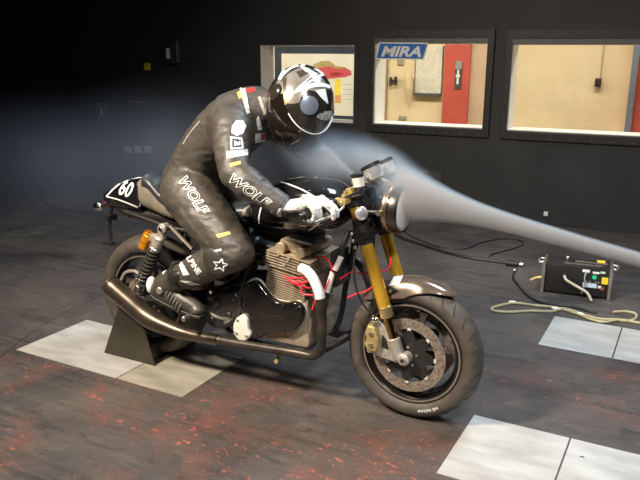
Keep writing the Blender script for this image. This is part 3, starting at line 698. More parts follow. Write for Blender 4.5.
# clip-on bars, controls --------------------------------------------------
GR0, GR1 = Vector((1.140, -.14, .950)), Vector((1.082, -.368, .921))
for s in (-1, 1):
    m_ = lambda v: (v[0], -v[1]*s if s > 0 else v[1], v[2]) if False else (v[0], v[1]*(-s), v[2])
    a, b_ = m_(GR0), m_(GR1)
    hb = B('handlebar', cat(tube([a, b_], .0115, 12), cyl(FP(.655, .100*s), FP(.705, .100*s), .036, 20, bev=.004)), SATIN)
    d = (Vector(b_)-Vector(a)); g0 = Vector(a)+d*.42
    B('grip', cyl(tuple(g0), b_, .0165, 16, bev=.002), BLACKLEA, hb)
    B('bar_end', cyl(b_, tuple(Vector(b_)+d.normalized()*.016), .014, 14, bev=.003), SATIN, hb)
    sw = Vector(a)+d*.30; B('switch_pod', box(tuple(sw), (.042, .05, .045), bev=.008), SATIN, hb)
    lv = [Vector(a)+d*.20+Vector((.035, 0, 0)), Vector(a)+d*.32+Vector((.055, 0, -.006)), Vector(a)+d*.65+Vector((.062, 0, -.016)), Vector(a)+d*.98+Vector((.048, 0, -.022))]
    B('control_lever', tube(spline([tuple(p) for p in lv], 5), .0065, 8, flat=.7), ALU, hb)
    B('master_cylinder', cat(cyl(tuple(Vector(a)+d*.05+Vector((.035, 0, .005))), tuple(Vector(a)+d*.26+Vector((.030, 0, .004))), .013, 12, bev=.002), box(tuple(Vector(a)+d*.22+Vector((.030, 0, .012))), (.05, .022, .024), bev=.005), box(tuple(Vector(a)+d*.08+Vector((.028, 0, .018))), (.034, .024, .026), bev=.005), cyl(tuple(Vector(a)+d*.12+Vector((.03, 0, .015))), tuple(Vector(a)+d*.12+Vector((.03, 0, .045))), .008, 10)), CALGOLD, hb)
    if s < 0:
        rc = Py(358, 179.5, -.13); rv = B('fluid_reservoir', lathe([(.018, -.032), (.023, -.028), (.024, .010), (.020, .014)], rc, (-.2, 0, 1), 20), mat('clear_white_pot', (.66,.58,.52), .35), hb)
        B('reservoir_cap', lathe([(.0255, .010), (.027, .013), (.027, .022), (.022, .026)], rc, (-.2, 0, 1), 20), BLKCABLE, rv)
        B('reservoir_stay', tube([tuple(Vector(rc)+Vector((.01, 0, -.03))), tuple(Vector(rc)+Vector((.03, .0, -.055))), tuple(Vector(a)+d*.1)], .004, 6), SATIN, hb)
q = Py(361.5, 213.5, -.15)
hn = B('indicator_lamp', lathe([(.006, -.03), (.020, -.024), (.027, -.008), (.0275, .004), (.022, .010), (.012, .013)], q, (.75, -.6, .1), 24), MATS['bright_polished_alloy'])
B('indicator_stem', tube([tuple(q), tuple(Vector(q)+Vector((-.02, .06, .0)))], .007, 8), SATIN, hn)
q2 = (q[0], .15, q[2]); hn2 = B('indicator_lamp', lathe([(.006, -.03), (.020, -.024), (.027, -.008), (.0275, .004), (.022, .010), (.012, .013)], q2, (.75, .6, .1), 24), CHROME)
B('indicator_stem', tube([tuple(q2), (q2[0]-.02, .09, q2[2])], .007, 8), SATIN, hn2)
# cables behind the headlight
for y, z in ((-.05, .87), (.0, .93), (.05, .90), (-.09, .93)):
    B('control_cable', tube(spline([(1.16, y*2.2, .96), (1.22, y*1.6, z+.06), (1.24, y, z-.02), (1.17, y*.5, .80), (1.10, y*.4, .78)], 6), .005, 7), BLKCABLE)
# tank ------------------------------------------------------------------
TT = fine([(.615, .855), (.66, .905), (.72, .945), (.80, .985), (.90, 1.002), (1.00, .998), (1.07, .970), (1.125, .905)])
TB = fine([(.615, .815), (.66, .775), (.72, .765), (.80, .763), (.90, .768), (1.00, .778), (1.07, .80), (1.125, .85)])
TW = fine([(.615, .045), (.66, .085), (.72, .112), (.80, .135), (.90, .148), (1.00, .145), (1.07, .118), (1.125, .05)])
tank = B('fuel_tank', xloft(np.concatenate([np.linspace(.615, .66, 6), np.linspace(.68, 1.06, 24), np.linspace(1.07, 1.125, 7)]), TT, TB, TW, 40, 2.5), PAINT, angle=60)
B('filler_cap', lathe([(.034, -.004), (.036, .004), (.030, .010), (.012, .012)], (.92, 0, 1.000), (0, 0, 1), 28), SATIN, tank)
tt = bvh(tank)
stroke('pinstripe', [(260.5,231.2),(259,219),(262,205),(268,191),(273,181.5),(284,183),(298,188),(310,194),(319,200.5),(322.5,209),(321,219),(314,227),(302,232),(285,234),(270,233.4)], 1.25, tt, WHITE, tank, closed=True)
# frame, seat, tail ---------------------------------------------------------
fr = B('frame', cat(tube([(1.10, 0, .85), (.80, 0, .84), (.55, 0, .77), (.46, 0, .66)], .024, 12)), SATIN)
for s in (-1, 1):
    B('frame_rail', tube(spline([(1.120, .035*s, .80), (1.085, .075*s, .66), (1.045, .095*s, .50), (1.02, .105*s, .36), (.985, .11*s, .275), (.90, .11*s, .235), (.70, .11*s, .225), (.54, .11*s, .25), (.455, .11*s, .36), (.44, .105*s, .48), (.47, .09*s, .64), (.55, .06*s, .76)], 6), .0130, 12), SATIN, fr)
    B('subframe_tube', tube([(.47, .095*s, .70), (.20, .11*s, .715), (-.08, .10*s, .76)], .012, 10), SATIN, fr)
    B('subframe_stay', tube([tuple(Py(170, 226, -.13)*np.array([1, -s, 1])), tuple(Py(192, 249, -.13)*np.array([1, -s, 1]))], .009, 8), mat('pale_stay', (.45,.40,.34), .35, .8), fr)
B('electrics_tray', box((.42, 0, .665), (.24, .17, .11), bev=.015), SATIN, fr)
B('battery_box', box((.42, 0, .55), (.16, .15, .15), bev=.012), SATIN, fr)
ST = fine([(-.02, .918), (.05, .952), (.10, .940), (.17, .885), (.26, .850), (.38, .835), (.50, .838), (.62, .850)])
SB = fine([(-.02, .80), (.05, .775), (.10, .765), (.17, .752), (.26, .742), (.38, .745), (.50, .765), (.62, .800)])
SW = fine([(-.02, .100), (.05, .118), (.10, .124), (.17, .128), (.26, .126), (.38, .115), (.50, .095), (.62, .075)])
xs_ = np.linspace(-.02, .62, 34)
seat = B('seat', xloft(xs_, ST, SB, SW, 36, 3.0), SEATB, angle=60)
PT = [(x, t+.010) for x, t in ST]; PB = [(x, t-.075) for x, t in ST]; PW = [(x, w*1.03) for x, w in SW]
B('seat_pad', xloft(np.linspace(.055, .60, 30), PT, PB, PW, 36, 2.8), SEATM, seat, angle=60)
CT = fine([(-.315, .803), (-.27, .835), (-.20, .872), (-.12, .903), (-.05, .922), (.02, .938)])
CB = fine([(-.315, .790), (-.27, .768), (-.20, .755), (-.12, .750), (-.05, .745), (.02, .745)])
CW = fine([(-.315, .012), (-.27, .050), (-.20, .080), (-.12, .100), (-.05, .113), (.02, .120)])
tail = B('tail_cowl', xloft(np.linspace(-.315, .02, 26), CT, CB, CW, 36, 2.5), PAINT, angle=60)
B('under_tail', xloft(np.linspace(-.27, .42, 20), [(-.27, .785), (.42, .77)], [(-.27, .765), (-.1, .715), (.42, .70)], [(-.27, .03), (-.1, .085), (.42, .09)], 24, 3), SATIN, tail, angle=60)
tt = bvh(tail)
stroke('number_outline', [(106.5,196.5),(113,189.5),(121,183),(131,178.8),(143,177),(145.5,178),(142.5,191),(139.5,205.5),(137.5,207),(128,203),(117,199)], 1.3, tt, WHITE, tail, closed=True, smooth=0)
text_px('race_number', '60', (117.5, 194.0), (129.0, 198.0), 12.5, tt, WHITE, tail, 0, .02, upv=(7.0, -14.5))
# number plate hanger and rear indicators
hg = B('plate_hanger', cat(tube([Py(112, 206, .0), Py(110, 216, .0), Py(109.5, 228, .0), Py(111, 240, .0)], .010, 8), box(tuple(Py(109, 243, .0)), (.06, .035, .018), bev=.005), box(tuple(Py(111, 217, 0)), (.06, .04, .03), bev=.008)), SATIN)
for s in (-1, 1):
    q = np.array(Py(97.5, 206.5, -.10)); q[1] *= -s
    il = B('rear_indicator', lathe([(.004, -.036), (.016, -.028), (.0215, -.008), (.021, .008), (.014, .016), (.004, .02)], q, (-1, 0, .05), 20), CHROME)
    B('indicator_stalk', tube([tuple(q), (q[0]+.02, q[1]*.3, q[2]+.005)], .006, 8), SATIN, il)
B('tail_light', lathe([(.008, -.02), (.022, -.012), (.026, 0), (.022, .012), (.008, .016)], (-.285, 0, .765), (-1, 0, -.2), 18), mat('tail_lens', (.25,.02,.02), .15, coat=.5))
# swingarm and shocks ---------------------------------------------------------
for s in (-1, 1):
    B('swingarm', tube([(.46, .105*s, .42), (.30, .118*s, .385), (.12, .120*s, .335), (-.03, .120*s, .316)], [.026, .028, .028, .026], 4, flat=.55), SATIN, smooth=False) if s < 0 else B('swingarm', tube([(.46, .105*s, .42), (.12, .120*s, .335), (-.03, .120*s, .316)], .027, 4, flat=.55), SATIN, smooth=False)
    B('axle_block', cat(box((0, .128*s, .316), (.075, .014, .05), bev=.006), cyl((0, .11*s, .316), (0, .15*s, .316), .016, 14, bev=.002)), ALU)
B('swingarm_pivot', cyl((.46, -.13, .42), (.46, .13, .42), .028, 18), SATIN)
for s in (-1, 1):
    top, bot = Vector(Py(164, 228, -.14)), Vector(Py(139, 288, -.14))
    top.y = bot.y = .14*s
    dd = (top-bot).normalized(); L_ = (top-bot).length
    body = B('shock_absorber', cyl(tuple(bot+dd*.03), tuple(bot+dd*(L_*.72)), .016, 16), SATIN)
    n = 9; turns = [tuple(bot+dd*(.045+(L_*.66-.045)*t/(n*12))+(.027*math.cos(2*math.pi*t/12)*Vector((dd.z, 0, -dd.x))+.027*math.sin(2*math.pi*t/12)*Vector((0, 1, 0)))) for t in range(n*12+1)]
    B('coil_spring', tube(turns, .0058, 7), BLKMET if False else mat('grey_black_spring', (.05,.045,.04), .35, .3), body)
    B('spring_seat', cyl(tuple(bot+dd*.03), tuple(bot+dd*.045), .032, 20), ALU, body); B('spring_seat', cyl(tuple(bot+dd*(L_*.66)), tuple(bot+dd*(L_*.70)), .032, 20, bev=.003), ALU, body)
    B('shock_head', cat(cyl(tuple(bot+dd*(L_*.70)), tuple(bot+dd*(L_*.86)), .027, 18, bev=.005), box(tuple(bot+dd*(L_*.82)+Vector((-.02, 0, .005))), (.06, .035, .04), bev=.01), cyl(tuple(top+Vector((0, -.022, 0))), tuple(top+Vector((0, .022, 0))), .024, 18, bev=.004), box(tuple(top-dd*.03), (.035, .03, .06), bev=.008)), CASTALU, body)
    B('shock_eye', cyl(tuple(bot+Vector((0, -.018, 0))), tuple(bot+Vector((0, .018, 0))), .019, 16, bev=.003), ALU, body)
    B('mount_bolt', cyl(tuple(top+Vector((0, .03*s, 0))), tuple(top+Vector((0, .018*s, 0))), .010, 10), CHROME, body)
    c = Vector(Py(145.5, 241, -.14)); c.y = .14*s
    B('gas_reservoir', cyl(tuple(c-dd*.042), tuple(c+dd*.042), .0235, 20, bev=.003), ORANGE, body)
    B('reservoir_cap', cat(cyl(tuple(c+dd*.042), tuple(c+dd*.055), .021, 16, bev=.002), cyl(tuple(c-dd*.004), tuple(c+dd*.004), .0242, 20)), mat('dark_orange', (.45,.16,.01), .4, .5), body)
# curved silver mudguard stay round the shock foot
B('brake_arm', tube(spline([tuple(Py(120, 283, -.12)), tuple(Py(125, 273, -.12)), tuple(Py(134, 271, -.12)), tuple(Py(142, 276, -.12))], 6), .008, 8), mat('pale_arm', (.55,.50,.42), .4, .7))
# engine ----------------------------------------------------------------
eng = B('engine', cat(box((.80, 0, .355), (.36, .26, .20), bev=.03), box((.62, 0, .36), (.20, .22, .18), bev=.03), cyl((.90, -.125, .37), (.90, .125, .37), .085, 28), box((.84, 0, .45), (.26, .25, .06), bev=.01)), ENGALU)
cov = [(241.5,300),(241,291),(245,284.5),(251,281.5),(256.5,283),(262,289),(268,296.5),(276,302),(285,303.5),(293,302.5),(299.5,306),(302.5,313),(301,323),(295,330),(286,333.5),(275,332),(266,334),(259,339),(252,340),(247,334),(244,318)]
C2 = [tuple(Py(x, y, -.165)[[0, 2]]) for x, y in cov]
def smooth2(P, n=4): return [tuple(q[:2]) for q in spline([(*p, 0) for p in P]+[(*P[0], 0)], n)[:-1]]
tcv = B('timing_cover', prism(smooth2(C2), -.165, -.120, XZ, .009), mat('gloss_black_cover', (.008,.007,.006), .15, .1, None, 20, coat=.6), eng)
B('cover_lip', prism(smooth2([(sum(p[0] for p in C2)/len(C2)+(p[0]-sum(q[0] for q in C2)/len(C2))*1.045, sum(p[1] for p in C2)/len(C2)+(p[1]-sum(q[1] for q in C2)/len(C2))*1.045) for p in C2]), -.135, -.12, XZ, .003), CASTALU, tcv)
for x, y in [(249,285.5),(262,293),(283,306),(297,308),(299,322),(284,330),(256,336),(245,305)]:
    q = Py(x, y, -.166); B('cover_bolt', cyl((q[0], -.172, q[2]), (q[0], -.160, q[2]), .0055, 10), SATIN, tcv)
t3 = bvh(tcv); text_px('cover_lettering', 'NORTON', (262, 317.5), (284, 320.5), 4.2, t3, mat('dark_relief', (.05,.042,.035), .3, .3), tcv, .2, .01)
q = Py(246, 324.5, -.150); B('sprocket_cover', prism(smooth2([tuple(Py(x, y, -.15)[[0, 2]]) for x, y in [(240,316),(246,313),(250.5,318),(252,327),(254,333),(250,338),(243,338),(238,332),(237,323)]]), -.182, -.12, XZ, .006), mat('pale_cast_cover', (.80,.74,.64), .5, .3, (.86,.81,.72), 40, .2, 200), eng)
for x, y in [(241,318),(240,331),(250,334)]: 
    q = Py(x, y, -.157); B('cover_bolt', cyl((q[0], -.188, q[2]), (q[0], -.180, q[2]), .006, 10), ALU, eng)
# cylinders: a core and thin fins, leaning forward
ct, cs_ = math.radians(8), 0
Mt = Matrix.Rotation(ct, 3, 'Y')
base_c = Vector((.852, 0, .460))
axu = Mt @ Vector((0, 0, 1))
core = B('cylinder_block', box(tuple(base_c+axu*.085), (.155, .225, .18), bev=.03, M=Mt), ENGALU, eng)
finm = None
nfin = 13
for k in range(nfin):
    f_ = obj('cooling_fin', box((0, 0, 0), (.198, .272, .0042), bev=.0012, M=Mt), ENGALU, core) if finm is None else lib(finm, 'cooling_fin', (0, 0, 0), parent=core)
    if finm is None: finm = f_
    f_.location = base_c+axu*(.016+k*.0105)
hc = base_c+axu*.185
hd = B('cylinder_head', box(tuple(hc), (.16, .24, .075), bev=.02, M=Mt), ENGALU, eng)
finh = None
for k in range(6):
    f_ = obj('cooling_fin', box((0, 0, 0), (.222, .292, .0045), bev=.0012, M=Mt), ENGALU, hd) if finh is None else lib(finh, 'cooling_fin', (0, 0, 0), parent=hd)
    if finh is None: finh = f_
    f_.location = hc+axu*(-.032+k*.0125)
rk = B('rocker_cover', cat(box(tuple(hc+axu*.062), (.15, .22, .05), bev=.018, M=Mt), cyl(tuple(hc+axu*.06+Vector((-.05, -.135, 0))), tuple(hc+axu*.06+Vector((-.05, .135, 0))), .026, 18, bev=.005), cyl(tuple(hc+axu*.05+Vector((.05, -.135, 0))), tuple(hc+axu*.05+Vector((.05, .135, 0))), .024, 18, bev=.005)), ENGALU, hd)
for x, y in [(279,254),(289,259),(285,264)]:
    q = Py(x, y, -.140); B('head_nut', cyl((q[0], -.15, q[2]), (q[0], -.132, q[2]), .009, 6), CASTALU, hd)
# intake, throttle bodies, breather, gearbox in black
dark = mat('dark_engine_plastic', (.018,.019,.020), .4, 0, (.03,.03,.032), 20)
for s in (-1, 1):
    B('throttle_body', cat(cyl((.72, .07*s, .62), (.60, .075*s, .635), .034, 18, bev=.004), cyl((.66, .07*s, .58), (.66, .12*s, .60), .020, 12), box((.63, .09*s, .60), (.06, .06, .05), bev=.008)), dark, eng)
    B('intake_pod', cyl((.60, .075*s, .635), (.49, .085*s, .63), .045, 20, bev=.01), dark, eng)
    B('oil_line', tube(spline([(.66, .13*s, .30), (.63, .15*s, .42), (.66, .15*s, .55), (.71, .13*s, .66)], 6), .006, 7), dark, eng)
B('gearbox_cover', prism(smooth2([tuple(Py(x, y, -.15)[[0, 2]]) for x, y in [(205,296),(222,290),(236,294),(240,310),(232,326),(214,328),(203,316)]]), -.155, -.06, XZ, .012), mat('black_gearbox', (.020,.018,.017), .32, .1, None, 20, coat=.2), eng)
for px, py, r_ in ((216,303,.020),(229,315,.014),(212,319,.012),(233,300,.010)):
    q = Py(px, py, -.158); B('gearbox_boss', cyl((q[0], -.166, q[2]), (q[0], -.150, q[2]), r_, 14, bev=.003), SATIN, eng)
B('starter_motor', cyl((.56, -.02, .50), (.74, -.02, .52), .038, 18, bev=.006), dark, eng)
B('ignition_coil', box((.90, 0, .735), (.12, .12, .045), bev=.01), dark, eng)
B('oil_cooler', box((1.06, 0, .62), (.03, .13, .16), bev=.006), dark, eng)
# red wires looped round the head
def wire(pts, y=-.155, r_=.0038):
    B('ignition_wire', tube(spline([tuple(Py(px, py, yy)) for px, py, yy in pts], 7), r_, 7), REDWIRE, eng)
wire([(283,276,-.150),(290,278,-.16),(300,278,-.165),(308,277,-.15)])
wire([(287,280,-.150),(296,283,-.165),(306,282,-.17),(314,280,-.14)])
wire([(291,283,-.155),(300,286,-.165),(302,293,-.17),(310,295,-.165),(318,294,-.15)])
wire([(295,279,-.155),(303,285,-.17),(308,288,-.17),(316,287,-.14)])
wire([(312,310,-.150),(316,300,-.155),(324,290,-.13),(330,278,-.10),(332,268,-.09),(326,258,-.08),(316,257,-.08)])
wire([(348,298,-.06),(356,294,-.06),(364,292,-.06),(372,287,-.05),(374,280,-.04)])
wire([(340,279,-.05),(352,272,-.03),(362,274,-.02),(376,272,.0),(388,269,.02),(391,258,.06)])
# headers: right one wrapped in white at the port
def px3(L): return [tuple(Py(*p)) for p in L]
hp = px3([(300,267.5,-.145),(308,272,-.160),(314,280,-.166),(319,292,-.166),(321.5,306,-.164),(322,325,-.164),(321.5,342,-.164)])
hp2 = px3([(321.5,342,-.164),(320,351,-.166),(312,355.5,-.168),(300,353.5,-.170),(285,351,-.175),(250,345.5,-.180),(222,340.5,-.185)])
hr = B('header_pipe', tube(spline(hp+hp2[1:], 8), .0205, 16), HEAD)
B('heat_wrap', tube(spline(px3([(301,268,-.147),(308,272,-.160),(314,280,-.166),(319,292,-.166),(320.2,298,-.1655)]), 6), .0222, 16), WRAP, hr)
hl_ = spline([(.945, .075, .60), (1.02, .09, .63), (1.10, .10, .62), (1.15, .105, .55), (1.165, .11, .47), (1.13, .12, .37), (1.09, .12, .29), (1.04, .13, .245), (.95, .15, .235), (.75, .17, .24), (.52, .185, .245)], 7)
B('header_pipe', tube(hl_, .0205, 16), HEAD)
B('header_pipe_link', tube(spline([(1.075, .05, .27), (1.055, -.04, .262), (1.03, -.13, .262)], 6), .018, 14), HEAD)
for s, pts in ((-1, px3([(222,340.5,-.185),(196,336,-.19),(175,330,-.195),(150,318.5,-.20),(130,302,-.205),(110.5,285.0,-.21)])),):
    rr = np.interp(np.linspace(0, 1, 41), [0, .08, .30, .52, .60, .985, 1], [.0215, .0235, .031, .046, .050, .0505, .047])
    for t in (-1, 1):
        mp = [(p[0], p[1]*(-t), p[2]) for p in pts]; P_ = spline(mp, 8)
        mu = B('muffler', tube(P_, rr, 24, caps=True), EXH)
        e = Vector(tuple(P_[-1])); dd = (Vector(tuple(P_[-1]))-Vector(tuple(P_[-3]))).normalized()
        B('muffler_rim', lathe([(.047, -.002), (.051, .002), (.049, .010), (.036, .009), (.034, .001)], e, dd, 28, True), mat('dark_bronze_rim', (.12,.09,.065), .3, .8), mu)
        B('muffler_outlet', lathe([(.036, .001), (.036, .003)], e, dd, 24), BLACKPRINT, mu)
        B('pipe_clamp', cyl(tuple(P_[1]), tuple(P_[4]), .0265, 18, bev=.003), BLKMET, mu)
q = Py(277, 361, -.16); B('side_stand_bolt', cat(cyl((q[0], -.17, q[2]), (q[0], -.14, q[2]), .010, 12), tube([(q[0], -.15, q[2]), (q[0]-.02, -.13, q[2]+.04)], .006, 8)), CALGOLD)
# white strips of tape on the frame down tube and fender
for a_, b_ in (((341,257),(335,270)), ((333,272),(327,292))):
    p0, p1 = Py(*a_, -.088), Py(*b_, -.100); B('tape_strip', cyl(tuple(p0), tuple(p1), .0125, 12), mat('cream_tape', (.72,.66,.56), .6), fr)
# rear-set footrests
for s in (-1, 1):
    px_ = Py(193, 318, -.215)
    rs = B('footrest_plate', prism([(.30, .33), (.36, .32), (.46, .34), (.50, .42), (.47, .47), (.42, .43), (.36, .38)], .125*s-.005, .125*s+.005, XZ, .002), SATIN)
    B('footrest_peg', cyl((.405, .13*s, .345), (.405, .285*s, .345), .012, 14, bev=.002), ALU, rs)
    B('brake_pedal', cat(tube(spline([(.42, .15*s, .36), (.50, .155*s, .33), (.58, .16*s, .335)], 5), .008, 8), cyl((.58, .155*s, .335), (.58, .20*s, .335), .009, 10)), ALU, rs)
    for x, z in ((.33, .335), (.46, .44), (.44, .35)): B('footrest_bolt', cyl((x, .13*s, z), (x, .142*s, z), .010, 10), CHROME, rs)
fe = bvh(fen)
patch('fender_tape', [(389,286),(397,271),(406,269.8),(399,285)], fe, WHITE, fen)

# rear stand: two tapered sheet sides joined under the wheel -------------------
stand = tag(empty('paddock_stand', (0, 0, .003)), 'dark sheet-metal stand with tapered sides holding the rear wheel', 'stand')
STM = mat('dark_brown_sheet', (.040,.034,.024), .33, .3, (.052,.045,.033), 6)
o_ = [(-.222, 0), (.122, 0), (.035, .300), (-.085, .300)]
for y0, nm in ((-.170, 'side_plate'), (.165, 'side_plate')):
    flatobj(nm, prism(o_, y0-.004, y0+.004, XZ, .001), STM, stand)
flatobj('base_plate', box((-.05, 0, .004), (.33, .326, .006)), STM, stand)
flatobj('cross_bar', box((.075, 0, .05), (.012, .326, .08), bev=.002), STM, stand)
for s in (-1, 1): obj('support_pin', cyl((-.02, .128*s, .289), (-.02, .172*s, .289), .010, 12), ALU, stand)

# ================================================================== RIDER
person = tag(empty('person'), 'person in black racing leathers and full-face helmet crouched on motorcycle', 'person')
def PR(name, vf, m, parent=person, **k): return obj(name, vf, m, parent, **k)
def chain(pts, radii, n=16, flat=1.0, up=None, sub=5):
    P_ = spline(pts, sub); r_ = np.interp(np.linspace(0, 1, len(P_)), np.linspace(0, 1, len(radii)), radii)
    ends = [ellipsoid(P_[0], (r_[0],)*3, None, 14, 8), ellipsoid(P_[-1], (r_[-1],)*3, None, 14, 8)] if flat == 1.0 else []
    return cat(tube(P_, r_, n, flat=flat, up=up), *ends)
def remesh(parts, voxel, smooth_it=5, wr=0.0, wscale=22.0):
    V, F = cat(*parts); me = bpy.data.meshes.new('tmp'); me.from_pydata([tuple(float(c) for c in v) for v in V], [], F)
    bm = bmesh.new(); bm.from_mesh(me); bmesh.ops.recalc_face_normals(bm, faces=bm.faces[:]); bm.to_mesh(me); bm.free()
    o = bpy.data.objects.new('tmp', me); COL.objects.link(o)
    r_ = o.modifiers.new('r', 'REMESH'); r_.mode = 'VOXEL'; r_.voxel_size = voxel
    s_ = o.modifiers.new('s', 'SMOOTH'); s_.factor = .5; s_.iterations = smooth_it
    dg = bpy.context.evaluated_depsgraph_get(); m2 = bpy.data.meshes.new_from_object(o.evaluated_get(dg))
    if wr:
        for v in m2.vertices:
            p = v.co; f = noise.noise(Vector((p.x*wscale*.5, p.y*wscale*.8, p.z*wscale*1.3)))+.5*noise.noise(Vector((p.x*wscale*1.4, p.y*wscale*1.5, p.z*wscale*2.6)))
            v.co = p+v.normal*(wr*(1-abs(f)*2.2)*.6)
    VF = ([tuple(v.co) for v in m2.vertices], [tuple(p.vertices) for p in m2.polygons])
    bpy.data.objects.remove(o); bpy.data.meshes.remove(m2); bpy.data.meshes.remove(me)
    return VF
def torso():
    secs = [(.265, .885, .150, .125), (.28, .93, .168, .130), (.325, 1.01, .160, .122), (.395, 1.095, .165, .125), (.485, 1.175, .185, .130), (.575, 1.242, .188, .130), (.645, 1.282, .140, .104), (.70, 1.295, .075, .074), (.76, 1.305, .064, .064)]
    pts = spline([(a, 0, b) for a, b, _, _ in secs], 4); m = len(pts); tpar = np.linspace(0, 1, m); tk = np.linspace(0, 1, len(secs))
    V, F = [], []; n = 28
    for i in range(m):
        t = pts[min(i+1, m-1)]-pts[max(i-1, 0)]; t /= np.linalg.norm(t); nn = np.array([-t[2], 0, t[0]])
        w_, h_ = np.interp(tpar[i], tk, [s[2] for s in secs]), np.interp(tpar[i], tk, [s[3] for s in secs])
        for k in range(n):
            a = 2*math.pi*k/n; ca, sa = math.cos(a), math.sin(a)
            V.append(tuple(pts[i]+np.array([0, 1, 0])*w_*math.copysign(abs(ca)**.85, ca)+nn*h_*math.copysign(abs(sa)**.85, sa)))
    for i in range(m-1):
        for k in range(n): l = (k+1) % n; F.append((i*n+k, (i+1)*n+k, (i+1)*n+l, i*n+l))
    F.append(tuple(range(n))); F.append(tuple((m-1)*n+k for k in range(n)))
    return V, F
parts = [torso(), ellipsoid((.285, 0, .915), (.145, .172, .115)), ellipsoid((.84, 0, 1.30), (.10, .075, .10))]
J = {}
for s in (-1, 1):
    sh, el, wr_ = (.628, .180*s, 1.215), (.752, .335*s, 1.052), (.955, .315*s, .938)
    hip, kn, an = (.335, .115*s, .895), (.675, .235*s, .690), (.290, .195*s, .492)
    J[s] = (sh, el, wr_, hip, kn, an)
    parts.append(chain([(.55, .10*s, 1.23), sh, (.69, .265*s, 1.135), el], [.095, .092, .076, .064]))
    parts.append(chain([el, (.82, .338*s, 1.018), (.89, .328*s, .975), wr_], [.062, .062, .050, .040]))
    parts.append(chain([(.30, .09*s, .90), hip, (.50, .185*s, .800), kn], [.12, .128, .112, .082]))
    parts.append(chain([kn, (.53, .228*s, .615), (.41, .212*s, .548), an], [.080, .076, .068, .052]))
body = PR('leather_suit', remesh(parts, .0105, 6, .0065), LEATHER, angle=80)
bt = bvh(body)
# gloves: palm, four fingers over the lever and grip, thumb underneath
def glove(s):
    d = Vector((GR1.x-GR0.x, (GR1.y-GR0.y)*(-s), GR1.z-GR0.z)).normalized()      # outward along the bar
    g = Vector((GR0.x, GR0.y*(-s), GR0.z)) ; gc = g+d*.175
    P_ = lambda a, f, u: tuple(gc+d*a+Vector((f, 0, u)))
    w_ = Vector(J[s][2])
    prts = [chain([tuple(w_-Vector((.03, 0, -.016))), tuple(w_), P_(-.004, -.075, .016), P_(-.002, -.045, .026), P_(.0, -.012, .033)], [.040, .036, .040, .045, .040], 16, .62, up=tuple(d), sub=5)]
    tips = []
    for k, (a, r_, ln) in enumerate([(-.038, .0112, 1.0), (-.013, .0116, 1.05), (.012, .0112, 1.0), (.036, .0102, .88)]):
        if k < 2:  # index and middle reach the brake lever
            pts = [P_(a*.9, -.03, .034), P_(a, .008, .040), P_(a, .042*ln, .026), P_(a*1.02, .070*ln, .004), P_(a*1.02, .072*ln, -.022)]
        else:
            pts = [P_(a*.9, -.03, .032), P_(a, .004, .037), P_(a, .030*ln, .018), P_(a, .034*ln, -.010), P_(a, .012, -.027), P_(a, -.010, -.024)]
        prts.append(chain(pts, [r_*1.15, r_*1.15, r_, r_*.92], 12)); tips.append(pts)
    prts.append(chain([P_(-.035, -.050, .012), P_(-.058, -.030, -.004), P_(-.060, -.004, -.022), P_(-.052, .018, -.026)], [.015, .0125, .0115, .010], 12))
    gl = PR('glove', remesh(prts, .0045, 4), WHITEGLOVE, angle=80)
    # stitched-on knuckle guards and the dark cuff strap
    for k, pts in enumerate(tips):
        PR('knuckle_guard', ellipsoid(Vector(pts[1])+Vector((0, 0, .010)), (.012, .0095, .006), None, 12, 8), WHITE, gl)
        PR('finger_guard', ellipsoid(Vector(pts[2])+Vector((.006, 0, .006)), (.008, .008, .006), None, 10, 6), WHITE, gl)
        PR('finger_seam', ellipsoid((Vector(pts[1])+Vector(pts[2]))/2+Vector((.005, 0, .007)), (.004, .0085, .004), None, 8, 6), GLOVEDARK, gl)
    el = Vector(J[s][1]); a0 = w_-(w_-el).normalized()*.055; a1 = w_+(w_-el).normalized()*.02
    PR('cuff', tube([tuple(a0), tuple((a0+a1)/2), tuple(a1)], [.050, .049, .042], 20), LEATHER, gl)
    PR('cuff_strap', tube([tuple(a0+(a1-a0)*.62), tuple(a0+(a1-a0)*.86)], [.0505, .047], 20), GLOVEDARK, gl)
    return gl
gloves = [glove(s) for s in (-1, 1)]
